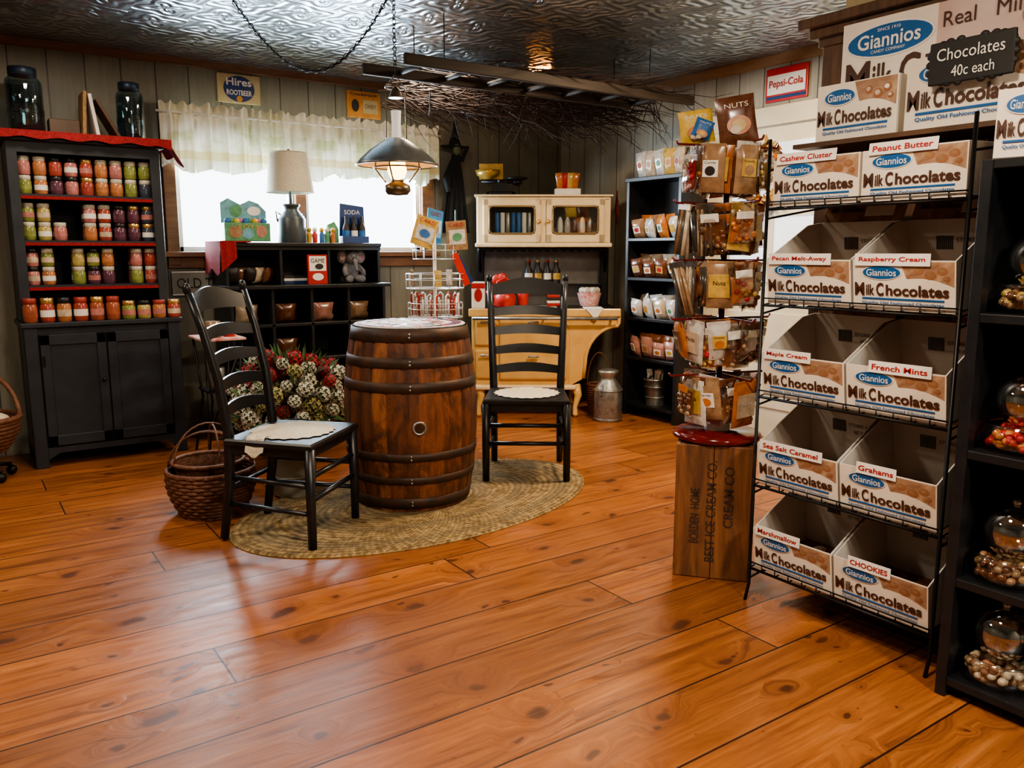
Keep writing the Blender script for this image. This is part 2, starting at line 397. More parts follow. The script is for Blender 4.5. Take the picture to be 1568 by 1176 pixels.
# ------------------------------------------------------------------ room shell
WX=4.55; WY=5.86; CH=2.5; X0=-2.6; Y0=-2.4
def shell(name,boxes,mat):
    m=M()
    for b in boxes: m.bb(*b,mat)
    return m.obj(name)
shell("floor",[(X0-.1,WX+.1,Y0-.1,WY+.1,-.1,0)],FL)
shell("ceiling",[(X0-.1,WX+.1,Y0-.1,WY+.1,CH,CH+.08)],TIN)
shell("wall_back",[(X0-.1,1.27,WY,WY+.1,0,CH),(3.19,WX+.1,WY,WY+.1,0,CH),(1.27,3.19,WY,WY+.1,0,1.22),(1.27,3.19,WY,WY+.1,2.05,CH)],WW)
shell("wall_right",[(WX,WX+.1,Y0,WY,0,CH)],WR)
shell("wall_left",[(X0-.1,X0,Y0,WY,0,CH)],WW)
shell("wall_front",[(X0,WX,Y0-.1,Y0,0,CH)],WW)
shell("baseboard_back",[(X0,WX,WY-.02,WY,0,.1)],WW)
shell("baseboard_right",[(WX-.02,WX,Y0,2.9,0,.1),(WX-.02,WX,4.2,WY-.02,0,.1)],WR)
shell("trim_1",[(X0,WX,WY-.03,WY,CH-.045,CH)],trimw)
shell("trim_2",[(WX-.035,WX,Y0,WY-.03,CH-.06,CH)],P("pine_trim",(.42,.24,.10),(.3,.16,.06),5,.5,stretch=(6,1,6)))
# window
m=M()
m.bb(1.23,1.31,WY-.03,WY+.02,1.16,2.12,trimw,.004); m.bb(3.15,3.25,WY-.03,WY+.02,1.16,2.12,trimw,.004)
m.bb(1.31,3.15,WY-.03,WY+.02,2.03,2.12,trimw,.004); m.bb(1.19,3.29,WY-.06,WY+.02,1.215,1.25,trimw,.005); m.bb(1.23,3.25,WY-.025,WY-.002,1.14,1.215,trimw,.004)
for a,b_ in ((1.31,2.12),(2.20,3.15)):
    for q in ((a,a+.035),(b_-.035,b_)): m.bb(q[0],q[1],WY+.02,WY+.06,1.25,2.03,white,.003)
    m.bb(a,b_,WY+.02,WY+.06,1.25,1.285,white,.003); m.bb(a,b_,WY+.02,WY+.06,1.99,2.03,white,.003)
m.bb(2.12,2.20,WY-.03,WY+.06,1.25,2.03,trimw,.004)
m.obj("window_1")
# valance
m=M()
def vf(u,v):
    x=u*2.05; ph=u*2*pi*19+1.2*math.sin(u*2*pi*3.1)
    amp=.030*(1-.8*math.exp(-((v-.86)/.06)**2))
    y=amp*(math.sin(ph+.8*math.sin(ph*.31))+.5*math.sin(ph*2.3+1))
    z=v*.41+(1-v)*(.018*math.sin(u*2*pi*7.3)+.012*math.sin(ph*.5)-.02*abs(math.sin(u*pi*3)))
    if v>.86: z+=.012*math.sin(ph*1.5)
    return (x,y,z)
m.grid(vf,340,16,cloth_mat())
m.tube([(-.02,.0,.35),(2.07,.0,.35)],.008,white)
m.obj("window_valance",(1.22,WY-.085,1.795))
# door in right wall
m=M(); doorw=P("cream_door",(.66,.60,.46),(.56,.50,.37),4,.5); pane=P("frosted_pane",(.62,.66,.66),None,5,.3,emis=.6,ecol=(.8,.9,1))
m.T=TR(WX-.002,3.55,0,-90)
for a,b_ in ((-.56,-.46),(.46,.56)): m.bb(a,b_,-.04,0,0,2.13,doorw,.004)
m.bb(-.56,.56,-.05,0,2.06,2.18,doorw,.004)
m.bb(-.46,.46,-.02,0,0,2.06,doorw)
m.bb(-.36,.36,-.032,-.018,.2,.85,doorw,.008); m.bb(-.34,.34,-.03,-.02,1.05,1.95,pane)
m.bb(-.02,.02,-.04,-.02,1.05,1.95,doorw); m.bb(-.34,.34,-.04,-.02,1.48,1.52,doorw)
m.ell((.40,-.06,1.0),.03,gold)
m.obj("door_1")

# wall signs
def sign(name,w,h,bg,parts,loc,rz=0):
    m=M(); m.bb(-w/2,w/2,-.012,0,-h/2,h/2,bg,.003)
    for p in parts: p(m)
    return m.obj(name,loc,rz)
tan=P("sign_tan",(.56,.46,.27),(.42,.33,.18),9,.6); ora=P("sign_orange",(.66,.30,.07),(.48,.19,.04),9,.6)
sign("root_beer_sign",.29,.19,tan,[lambda m:m.disc((0,-.014,0),.105,.085,navy),lambda m:m.text("Hires",(0,-.016,.045),.17,paper,.05,.02),lambda m:m.text("ROOTBEER",(0,-.016,-.025),.17,paper,.035,.02),lambda m:m.disc((0,-.015,-.065),.02,.02,ora)],(1.76,WY-.002,2.345))
sign("snack_sign",.27,.19,ora,[lambda m:m.text("Crackerjack",(0,-.014,.07),.22,dark,.028,.02),lambda m:m.disc((-.07,-.014,-.01),.03,.045,dark),lambda m:m.bb(-.01,.11,-.015,-.012,-.06,.035,tan),lambda m:m.text("CANDY",(.05,-.017,-.01),.09,dark,.03)],(2.68,WY-.002,2.33))
sign("cola_sign",.32,.21,P("sign_red",(.5,.03,.03),None,10,.3),[lambda m:m.bb(-.145,.145,-.015,-.01,-.06,.06,paper),lambda m:m.bb(-.15,.15,-.014,-.01,-.09,-.07,navy),lambda m:m.text("Pepsi-Cola",(0,-.017,0),.26,printr,.06,.02)],(WX-.002,3.505,2.315),-90)
sign("old_town_sign",.50,.16,P("sign_grey",(.30,.31,.27),(.2,.2,.17),9,.6),[lambda m:m.text("OLD TOWN",(0,-.014,0),.44,dark,.07,.01),lambda m:m.bb(-.25,.25,-.016,-.012,.07,.08,paper),lambda m:m.bb(-.25,.25,-.016,-.012,-.08,-.07,paper)],(1.49,WY-.03,1.04))

# ------------------------------------------------------------------ spice hutch
m=M(); x0,x1=.33,1.17; yf=5.35; yb=5.80
m.bb(x0,x1,yf+.02,yb,.10,.82,bluebl,.004)
m.bb(x0-.015,x1+.015,yf-.01,yb,.82,.85,bluebl,.006)
for a in (x0,x1-.07): m.bb(a,a+.07,yf,yf+.05,0,.82,bluebl,.004); m.bb(a,a+.07,yb-.05,yb,0,.1,bluebl)
m.prism([(x0+.07,.12),(x1-.07,.12),(x1-.07,.05),(x1-.13,.085),(x0+.13,.085),(x0+.07,.05)],yf,yf+.03,bluebl)
for a,b_ in ((x0+.075,(x0+x1)/2-.004),((x0+x1)/2+.004,x1-.075)):
    m.bb(a,b_,yf,yf+.02,.13,.78,bluebl,.003)
    for q in ((a,a+.05,.13,.78),(b_-.05,b_,.13,.78),(a,b_,.13,.19),(a,b_,.72,.78)): m.bb(q[0],q[1],yf-.012,yf+.005,q[2],q[3],bluebl,.003)
m.ell(((x0+x1)/2-.03,yf-.02,.5),.012,iron); m.bb(x0+.08,x0+.095,yf-.018,yf,.6,.66,iron)
ux0,ux1,uy=.33,1.13,5.42
m.bb(ux0,ux0+.055,uy,yb,.85,1.88,bluebl,.004); m.bb(ux1-.055,ux1,uy,yb,.85,1.88,bluebl,.004)
m.bb(ux0,ux1,yb-.02,yb,.85,1.88,blackint); m.bb(ux0-.02,ux1+.02,uy-.03,yb,1.86,1.90,bluebl,.005)
for z in (1.575,1.315,1.06):
    m.bb(ux0+.05,ux1-.05,uy+.01,yb-.02,z-.02,z,bluebl)
    m.bb(ux0+.055,ux1-.055,uy+.0,uy+.008,z-.030,z-.012,red)
m.bb(ux0+.05,ux1-.05,uy,uy+.02,1.80,1.86,bluebl)
m.obj("spice_hutch")
lidm=[gold,col("lid_white",(.62,.58,.48)),col("lid_red",(.36,.05,.04)),black]
def jar(m,x,y,z,r,h,mat,lid):
    m.lathe([(r*.85,0),(r,h*.08),(r,h*.66),(r*.84,h*.76)],mat,(x,y,z),12)
    m.cyl((x,y,z+h*.75),r*.92,h*.24,lid,12)
    m.lathe([(r*1.02,h*.22),(r*1.02,h*.50)],random.choice([paper,BC[2],JC[1]]) if random.random()<.5 else mat,(x,y,z),12,caps=False)
m=M()
seqs=[[1,2,0,1,0,2,1,3,7,7],[3,5,1,4,1,0,4,4,7],[1,2,1,5,3,2,4,1,0]]
for zi,z in enumerate((1.575,1.315,1.06)):
    n=9
    for i in range(n):
        if (zi==1 and i==3) or (zi==2 and i in(2,6)): continue
        x=.415+i*.0795; mt=JC[seqs[zi][i]]; l=random.choice([lidm[0],lidm[1],lidm[1],lidm[1],lidm[3]])
        for k in range(2):
            if zi==1 and i in (2,) and k: continue
            jar(m,x,5.49,z+k*.106,.0345,.104,mt if random.random()<.7 else random.choice(JC[:6]),l)
            jar(m,x+.004,5.60,z+k*.106,.034,.104,mt,l)
m.obj("jam_jars")
m=M()
for i in range(10):
    x=.375+i*.086; jar(m,x,5.385,.85,.038,.14 if i<6 else .11,JC[[6,0,2,0,6,6,3,5,2,0][i]],[lidm[2],gold,black,lidm[2],gold][i%5])
m.obj("salsa_jars")
m=M(); m.bb(.29,1.16,5.36,5.82,1.90,1.912,red)
def cf(u,v):
    x=.27+u*.92; z=1.915-v*(.042+.006*math.sin(u*2*pi*5)+.012*max(0,u-.9)*20)
    return (x,5.355-.010*v+.004*math.sin(u*2*pi*13)*v,z)
m.grid(cf,90,4,red)
m.grid(lambda u,v:(1.165+.02*v+.01*math.sin(u*20)*v+.07*v*(1-u),5.355+u*.45,1.913-v*(.05+.10*(1-u)**2+.02*math.sin(u*15))),30,4,red)
m.obj("red_table_runner")
for (x,y,r,h) in ((.455,5.55,.095,.36),(1.01,5.56,.078,.34)):
    m=M(); m.lathe([(0,.004),(r*.9,.004),(r,.02),(r,h*.72),(r*.95,h*.8),(r*.72,h*.87),(r*.72,h*.9)],blueglass,(0,0,0),32,caps=False)
    m.lathe([(r*.86,.012),(r*.95,.03),(r*.95,h*.70),(r*.9,h*.78)],blueglass,(0,0,0),32,caps=False)
    m.cyl((0,0,h*.87),r*.76,h*.13,P("zinc_lid",(.03,.05,.09),None,10,.4,.5),24)
    for k in range(3): m.ring((0,0,h*(.3+.03*k)),r,r,.003,blueglass)
    m.obj("glass_canister",(x,y,1.915))
m=M()
m.box((0,0,.13),(.02,.2,.25),wickerl,.003,TR(0,0,0,0,0,4)); m.box((.05,0,.125),(.02,.18,.24),paper,.003,TR(0,0,0,0,0,-8)); m.box((.12,-.02,.11),(.018,.2,.24),wooddk,.003,TR(0,0,0,0,0,-28)); m.box((-.1,.03,.05),(.16,.12,.09),wooddk,.004)
m.obj("leaning_books",(.75,5.58,1.918))

# ------------------------------------------------------------------ cubby shelf
m=M(); cx0,cx1=1.50,2.60
m.bb(cx0,cx1,5.78,5.80,0,1.30,blackint)
m.bb(cx0-.02,cx1+.0,5.44,5.80,1.285,1.31,black,.004)
m.bb(cx0-.03,cx1+.03,5.36,5.80,1.005,1.03,black,.004)
for x in (cx0,cx0+.36,cx0+.70,cx1-.02): m.bb(x,x+.02,5.47,5.78,1.03,1.285,black,.002)
m.bb(cx0+.0,cx1,5.46,5.48,1.262,1.285,black)
for i in range(5):
    x=cx0+i*(cx1-cx0-.02)/4; m.bb(x,x+.02,5.40,5.78,0,1.005,black,.002)
for z in (.04,.28,.52,.76): m.bb(cx0,cx1,5.40,5.78,z-.01,z+.01,black,.002)
m.obj("cubby_shelf")
m=M()
m.bb(1.46,1.66,5.42,5.79,1.311,1.319,red)
m.grid(lambda u,v:(1.46-.01*v,5.42+u*.36,1.318-v*(.2+.02*math.sin(u*9))),12,5,red)
m.grid(lambda u,v:(1.46+u*.10,5.418-.01*v+.006*math.sin(u*12),1.318-v*(.2-.09*u)),12,5,red)
m.obj("red_cloth")
m=M()
m.bb(-.15,.15,-.05,.05,0,.12,green,.004); m.prism([(-.15,.12),(.15,.12),(.15,.20),(.10,.25),(.04,.27),(-.02,.24),(-.10,.28),(-.15,.25)],.03,.045,col("pic_blue",(.16,.42,.5)))
for i in range(9): m.ell((-.12+i*.03,-.01+.02*(i%2),.13),.022,[blue,green,yel,col("pink",(.6,.15,.3))][i%4])
m.disc((-.05,.028,.2),.04,.04,green); m.disc((.07,.028,.2),.045,.03,paper)
m.disc((-.08,-.052,.06),.045,.04,BC[3]); m.disc((.0,-.052,.05),.04,.035,col("pic_blue",(.16,.42,.5))); m.disc((.09,-.052,.065),.035,.04,BC[5]); m.text("TOYS",(0,-.054,.095),.14,yel,.025)
m.obj("toy_display_box",(1.67,5.56,1.319))
m=M()
for i,(x,c) in enumerate(((-.13,yel),(-.09,redp),(-.04,blue),(.0,green),(.045,org))):
    m.lathe([(.018,0),(.02,.06),(.012,.075)],c,(x,0,0),10); m.ell((x,0,.09),.018,[yel,paper][i%2])
m.prism([(-.02,0),(.10,0),(.10,.10),(.07,.15),(.02,.13)],.03,.04,green)
m.obj("toy_figurines",(2.23,5.54,1.31))
m=M()
for i in range(3):
    x=(i-1)*.06; m.lathe([(.025,0),(.026,.11),(.01,.15),(.01,.19)],dark,(x,0,0),12); m.lathe([(.0265,.04),(.0265,.09)],[blue,paper,blue][i],(x,0,0),12,caps=False)
m.bb(-.1,.1,-.035,.035,0,.05,navy,.003); m.prism([(-.1,.05),(.1,.05),(.09,.26),(-.09,.28)],.03,.036,navy); m.text("SODA",(0,.028,.22),.12,paper,.03)
m.obj("soda_bottle_pack",(2.44,5.55,1.31))
# table lamp
m=M(); base=P("lamp_tin",(.10,.12,.13),(.05,.06,.065),6,.4,.4)
m.lathe([(.09,0),(.095,.01),(.095,.16),(.085,.18),(.05,.22),(.05,.235),(.062,.25),(.062,.26),(.01,.265),(.008,.36),(.008,.60)],base,(0,0,0),28)
for sx in (-1,1): m.tube([(sx*.075,0,.19),(sx*.105,0,.21),(sx*.10,0,.16),(sx*.094,0,.14)],.005,base)
shade=P("linen_shade",(.58,.54,.43),(.48,.44,.34),80,.9)
m.lathe([(.160,.34),(.125,.60)],shade,(0,0,0),36,caps=False); m.lathe([(.158,.34),(.123,.60)],shade,(0,0,0),36,caps=False)
m.ring((0,0,.34),.16,.16,.004,shade); m.ring((0,0,.6),.125,.125,.004,shade)
m.tube([(-.125,0,.6),(.125,0,.6)],.003,base); m.ell((0,0,.615),.012,base)
m.obj("table_lamp",(1.985,5.56,1.31))
# inside cells
m=M(); m.bb(-.07,.07,-.012,.012,0,.2,printr,.002); m.bb(-.06,.06,-.014,-.011,.09,.19,paper); m.text("GAME",(0,-.016,.16),.1,dark,.03); m.disc((0,-.015,.05),.04,.025,paper); m.disc((.01,-.0155,.12),.03,.02,dark)
m.obj("game_box",(2.11,5.44,1.03))
m=M()
for i in range(3): m.bb(-.11+.0*i,.11-.01*i,-.06,.06,i*.02,i*.02+.018,[navy,paper,dark][i],.002)
m.obj("book_stack",(2.02,5.6,1.031))
m=M()
for i in range(5): m.pillow(.09,.11,.05,[dark,BC[1],dark,BC[2],BC[1]][i],TR(-.12+i*.06,.02*(i%2),.058,10*i,20))
m.obj("snack_bags",(1.69,5.57,1.035))
# elephant plush
m=M()
m.ell((0,0,.08),(.066,.06,.082),grey); m.ell((0,-.03,.175),(.053,.05,.053),grey)
for sx in (-1,1):
    m.ell((sx*.068,-.02,.185),(.042,.011,.05),grey); m.ell((sx*.070,-.031,.185),(.029,.006,.036),col("plush_pink",(.45,.3,.3),.9))
    m.tube([(sx*.045,-.02,.12),(sx*.07,-.06,.08),(sx*.065,-.08,.05)],[.022,.02,.019],grey); m.tube([(sx*.03,-.02,.03),(sx*.045,-.09,.026)],[.03,.026],grey); m.ell((sx*.046,-.10,.027),(.028,.015,.026),grey)
    m.ell((sx*.018,-.074,.19),.005,dark)
m.tube([(0,-.068,.17),(0,-.10,.14),(0,-.105,.10),(0,-.12,.085)],[.019,.015,.012,.011],grey)
m.obj("elephant_plush",(2.42,5.59,1.032))
m=M()
for i in range(6):
    c=[(0,0),(1,0),(2,0),(3,0),(1,1),(3,1)][i]; x=1.64+c[0]*.27; z=.77-c[1]*.24
    m.pillow(.15,.13,.06,[BC[2],BC[1],BC[5],BC[3],BC[1],BC[4]][i],TR(x,5.54,z+.065,0,15)); m.ell((x+.06,5.57,z+.03),.03,BC[i])
m.obj("gift_items")

# witch decoration
m=M(); wb=P("witch_black",(.008,.008,.010),None,30,.9)
m.grid(lambda u,v:((u-.5)*(.06+.19*v)*1.0,-.03+.018*math.sin(u*26)*v,-v*.62),30,10,wb)
m.grid(lambda u,v:((u-.5)*(.06+.19*v)*1.0,-.005,-v*.62),4,4,wb)
m.ell((0,-.03,.03),(.035,.03,.045),col("witch_green",(.12,.14,.08)))
m.lathe([(.13,.05),(.125,.06),(.055,.068),(.02,.17),(.004,.27)],wb,(0,-.0,0),18,mx=Matrix.Scale(.45,4,(0,1,0)))
m.tube([(-.04,-.03,-.06),(-.11,-.05,-.2),(-.09,-.05,-.3)],[.02,.03,.02],wb)
m.tube([(.04,-.03,-.06),(.09,-.05,.06)],[.02,.015],wb)
m.obj("witch_decoration",(3.43,WY-.065,2.02))

# ------------------------------------------------------------------ card spinner
m=M(); wire=P("chrome_wire",(.7,.7,.68),None,10,.3,.6)
m.lathe([(.20,0),(.20,.015),(.03,.03),(.012,.05),(.012,1.45)],white,(0,0,0),20)
for z,rr in ((.55,.19),(.80,.19),(1.0,.2),(1.2,.15)):
    for zz in (0,.06,.1): m.ring((0,0,z+zz),rr,rr,.003,wire,20,5)
    for i in range(12):
        a=2*pi*i/12; c,s_=math.cos(a),math.sin(a)
        m.tube([(.012*c,.012*s_,z),(rr*c,rr*s_,z),(rr*c,rr*s_,z+.1)],.003,wire,5)
for i in range(16):
    a=2*pi*i/16; T=TR(.165*math.cos(a),.165*math.sin(a),0,math.degrees(a)+90)
    o=m.T; m.T=T
    m.tube([(-.01,0,.815),(-.01,0,.95),(.01,0,.965),(.02,0,.95)],.006,redp if i%2 else paper,6)
    m.tube([(.015,.01,.815),(.015,.01,.93)],.006,[paper,redp,BC[2]][i%3],6)
    if i%5==1: m.box((0,0,1.07),(.05,.01,.11),[BC[3],BC[2],BC[4]][i%3],.002)
    m.T=o
for (x,y,z,rz,ry,w,h,c) in ((-.13,-.10,1.38,0,18,.17,.20,BC[4]),(.03,.05,1.42,20,8,.16,.24,col("card_blue",(.08,.3,.55))),(.12,-.10,1.36,-8,-5,.15,.20,BC[3]),(.17,.0,1.42,60,-14,.12,.22,col("teal",(.05,.25,.3))),(.15,-.1,1.13,-10,-24,.05,.24,redp),(.19,-.08,1.13,-10,-30,.04,.22,navy)):
    o=m.T; m.T=TR(x,y,z,rz,0,ry); m.box((0,0,0),(w,.008,h),c,.002)
    if w>.1: m.box((0,-.006,-.01),(w*.8,.002,h*.5),BC[6]); m.disc((0,-.009,-.01),w*.24,h*.14,random.choice([BC[3],green,blue])); m.text("CARD",(0,-.008,h*.37),w*.7,printr,h*.12)
    m.T=o
m.obj("card_spinner_rack",(2.80,5.02,0))

# ------------------------------------------------------------------ vintage stove
m=M()
zc0,zc1=1.29,1.67
inter=P("cabinet_interior",(.12,.12,.12),None,6,.6)
m.bb(-.52,.52,.12,.46,zc1-.04,zc1,cream,.015); m.bb(-.52,.52,.12,.46,zc0,zc0+.05,cream,.015)
m.bb(-.52,.52,.43,.46,zc0,zc1,inter)
for a,b_ in ((-.52,-.46),(-.03,.03),(.46,.52)): m.bb(a,b_,.12,.45,zc0,zc1,cream,.012)
for sx in (-1,1):
    xc=sx*.245
    for q in ((xc-.225,xc-.175,zc0+.03,zc1-.02),(xc+.175,xc+.225,zc0+.03,zc1-.02),(xc-.225,xc+.225,zc0+.03,zc0+.10),(xc-.225,xc+.225,zc1-.075,zc1-.02)):
        m.bb(q[0],q[1],.095,.125,q[2],q[3],cream,.010)
    m.tube([(xc-.155,.090,zc0+.10),(xc+.155,.090,zc0+.10),(xc+.175,.090,zc0+.12),(xc+.175,.090,zc1-.095),(xc+.155,.090,zc1-.075),(xc-.155,.090,zc1-.075),(xc-.175,.090,zc1-.095),(xc-.175,.090,zc0+.12)],.007,P("worn_gold",(.30,.20,.09),None,10,.4,.5),6,True)
    m.bb(xc-.17,xc+.17,.105,.107,zc0+.10,zc1-.075,glass)
    m.ell((sx*.035,.085,(zc0+zc1)/2),.016,gold)
m.bb(-.535,.535,.10,.47,zc1,zc1+.015,cream,.005); m.bb(-.53,.53,.08,.13,zc0-.005,zc0+.028,cream,.01)
m.bb(-.50,.50,.14,.44,zc0-.02,zc0,iron)
for i in range(16): m.ell((-.47+i*.0627,.15,zc0-.02),(.028,.012,.02),iron,8,6)
for i in range(7): 
    x=-.36+i*.042; m.cyl((x,.16,zc0+.05),.018,.21,[blue,paper,steel,oval][i%4],12)
for i in range(5): m.ell((.13+i*.058,.17,zc0+.15),(.024,.024,.08),[paper,BC[6],dark,paper,steel][i])
m.bb(-.50,.50,.42,.46,.82,zc0-.02,P("splash_metal",(.24,.24,.24),(.14,.14,.14),4,.3,.7))
m.bb(-.47,.47,.27,.42,.985,1.0,iron,.004)
for sx in (-1,1): m.bb(sx*.50-.03,sx*.50+.03,.30,.46,.82,zc0-.01,iron,.01); m.tube([(sx*.5,.14,zc0-.02),(sx*.5,.24,zc0-.08),(sx*.5,.31,zc0-.2)],.012,iron)
m.bb(-.56,.56,-.20,.46,.80,.825,iron,.008); m.bb(-.57,.57,-.215,-.19,.77,.83,yellowen,.008)
m.tube([(-.54,-.25,.76),(.54,-.25,.76)],.012,steel)
for x in (-.5,0,.5): m.tube([(x,-.25,.76),(x,-.21,.77)],.009,steel,6)
m.bb(-.30,.1,-.12,.2,.826,.829,lace)
m.prism([(.30,.832),(.44,.832),(.38,.75)],-.222,-.219,paper); m.bb(.30,.44,-.22,.0,.826,.832,paper)
m.bb(-.55,.20,-.18,.42,.24,.80,yellowen,.02)
for q in ((-.52,-.36,.55,.77),(-.34,.17,.53,.77),(-.52,-.36,.30,.52),(-.34,.17,.29,.51)):
    m.bb(q[0],q[1],-.20,-.17,q[2],q[3],yellowen,.015); m.tube([((q[0]+q[1])/2-.04,-.225,q[3]-.04),((q[0]+q[1])/2+.04,-.225,q[3]-.04)],.008,steel,6)
m.bb(-.57,.24,-.22,.42,.215,.25,cream,.012)
poly=[(.19,.80),(.56,.80),(.56,.72)]
for i in range(9):
    t=i/8; poly.append((.55-.24*math.sin(t*pi/2)-.0*t,.70-.26*(1-math.cos(t*pi/2))-.02*t))
poly+= [(.30,.30),(.19,.24)]
m.prism(poly,-.18,.30,yellowen)
m.tube([(p[0],-.185,p[1]) for p in poly[1:-1]],.014,yellowen,8)
for (x,y) in ((-.50,-.15),(.24,-.15),(-.50,.36),(.24,.36)):
    m.tube([(x,y,.24),(x+.02,y-.03,.17),(x,y-.01,.08),(x,y-.03,.02),(x,y-.045,.012)],[.04,.03,.018,.022,.012],yellowen,10)
a=R(55.5); FX,FY=math.cos(a),math.sin(a)
def FR(F,r): return (F*FX+r*FY, F*FY-r*FX)
sx_,sy_=FR(6.32,.245)
m.obj("vintage_stove",(sx_,sy_,0),-34.5)
def onstove(x,y): 
    v=Matrix.Rotation(R(-34.5),4,'Z')@Vector((x,y,0)); return (sx_+v.x,sy_+v.y)
m=M(); 
m.bb(-.09,.09,-.06,.06,0,.03,iron,.008); m.lathe([(.03,.03),(.02,.08),(.03,.12)],iron,(0,0,0),12)
m.tube([(-.15,0,.11),(.15,0,.11)],.016,iron,8); m.lathe([(.03,.0),(.085,.03),(.10,.07),(.096,.07),(.08,.035)],P("brass_pan",(.65,.45,.12),None,10,.3,.6),(-.1,0,.125),20,caps=False)
m.bb(-.17,.02,.03,.045,.13,.25,P("scale_label",(.72,.5,.12),(.5,.3,.06),20,.4),.003)
m.lathe([(.06,0),(.09,.012),(.085,.02),(.05,.01)],iron,(.13,0,.12),18); m.ell((.13,0,.105),(.04,.03,.03),iron)
m.prism([(-.08,.02),(.08,.02),(.05,.10),(-.05,.10)],-.03,.03,iron)
for x in (-.07,.07): m.tube([(x,0,.03),(x*1.6,-.02,.015),(x*1.7,-.02,.010)],.01,iron)
p=onstove(-.335,.28); m.obj("kitchen_scale",(p[0],p[1],1.686),-34.5)
m=M(); m.bb(-.1,.1,-.07,.07,0,.05,paper,.004)
for i in range(4): m.pillow(.06,.13,.03,[BC[0],printr,BC[4],BC[0]][i],TR(-.06+i*.04,0,.11,0,8,5*i-7))
p=onstove(.19,.26); m.obj("candy_box",(p[0],p[1],1.686),-34.5)
m=M()
m.lathe([(.07,0),(.085,.03),(.085,.08),(.05,.12),(.015,.14)],redp,(0,0,0),20); m.ell((0,0,.15),.016,dark); m.tube([(-.07,0,.1),(-.06,0,.19),(0,0,.22),(.06,0,.19),(.07,0,.1)],.007,redp); m.tube([(-.08,0,.05),(-.12,0,.08),(-.14,0,.12)],[.018,.012,.01],redp)
m.lathe([(.04,0),(.045,.1),(.03,.13)],redp,(.14,.05,0),16); m.ell((.14,.05,.16),.04,printr)
m.ell((-.06,.08,.20),(.045,.02,.045),redp); m.ell((-.02,.08,.21),(.04,.02,.045),redp); m.lathe([(.04,0),(.04,.19)],redp,(-.05,.10,0),14)
p=onstove(-.30,.04); m.obj("red_kettle",(p[0],p[1],.831),-34.5)
m=M()
for i in range(4):
    x=i*.075; m.lathe([(.031,0),(.032,.10),(.014,.13),(.014,.165)],dark,(x,0,0),12); m.cyl((x,0,.165),.016,.02,[redp,gold][i%2],10); m.lathe([(.033,.03),(.033,.08)],[paper,BC[4]][i%2],(x,0,0),12,caps=False)
p=onstove(-.11,.34); m.obj("syrup_bottles",(p[0],p[1],1.0),-34.5)
m=M(); m.lathe([(.07,0),(.09,.08),(.095,.1)],P("gingham",(.55,.06,.05),(.7,.6,.55),70,.9),(0,0,0),18)
for i in range(12): m.ell((.06*math.cos(i*2.4),.06*math.sin(i*2.4)*(.3+.05*i),.12),(.025,.02,.025),[paper,BC[6],BC[2]][i%3])
p=onstove(.36,.1); m.obj("candy_basket",(p[0],p[1],.832),-34.5)
m=M(); m.bb(-.05,.05,-.03,.03,0,.2,paper,.004); m.disc((0,-.032,.1),.03,.05,printr); m.bb(-.05,.05,-.031,-.028,.15,.19,printr)
p=onstove(-.50,-.1); m.obj("tea_box",(p[0],p[1],.826),-34.5)
m=M()
for i in range(4): m.bb(-.05,.05,-.04,.04,i*.022,i*.022+.02,[printr,paper,dark,redp][i],.003)
p=onstove(.08,.12); m.obj("recipe_tins",(p[0],p[1],.831),-34.5)
m=M(); m.pillow(.16,.20,.02,red,TR(0,0,0,0,0,35)); m.ring((0,0,.12),.02,.02,.004,red,12,5,Matrix.Rotation(R(90),4,'X'))
p=onstove(.575,.2); m.obj("pot_holder",(p[0],p[1],1.58),55)

# ------------------------------------------------------------------ tall dark shelf (corner)
m=M(); w=.56; d=.27
for x in (-w/2,w/2-.03): m.bb(x,x+.03,0,d,0,1.78,black,.003)
m.bb(-w/2,w/2,d-.015,d,0,1.78,blackint); m.bb(-w/2-.01,w/2+.01,-.01,d,1.76,1.79,black,.004)
for z in (.10,.46,.76,1.06,1.35): m.bb(-w/2+.02,w/2-.02,.0,d-.01,z-.022,z,black,.002)
m.obj("tall_bookcase",(4.26,4.40,0),-90)
m=M(); rs=random.Random(21)
def sbag(m,x,y,z,w,h,c,rz,rx,lab):
    T=TR(x,y,z+h*.47,rz,rx,rs.uniform(-9,9)); m.pillow(w,h,.06,c,T); o=m.T; m.T=T
    m.box((0,-.031,.0),(w*.5,.003,h*.35),rs.choice([paper,BC[2],BC[4]]),.001); m.disc((0,-.034,0),w*.17,h*.11,lab); m.T=o
for z,cs in ((.46,[BC[0],BC[2],BC[5]]),(.76,[BC[6],BC[6],BC[2]]),(1.06,[BC[3],BC[1],BC[2]]),(1.35,[BC[0],BC[6],BC[0],BC[3]])):
    for i in range(4):
        sbag(m,-.185+i*.12,.14,z,.125,.18,rs.choice(cs),rs.uniform(-15,15),8,rs.choice([org,printr,green,navy]))
    for i in range(4):
        sbag(m,-.19+i*.125,.05,z,.12,rs.uniform(.13,.17),rs.choice(cs),rs.uniform(-20,20),16,rs.choice([org,printr,green,yel]))
for i in range(5): 
    sbag(m,-.20+i*.095,.08,1.795,.11,.19,[BC[6],BC[2],BC[6],BC[4],BC[2]][i],rs.uniform(-12,12),6,[printr,org,green,org,printr][i])
m.obj("snack_packages",(4.26,4.40,0),-90)
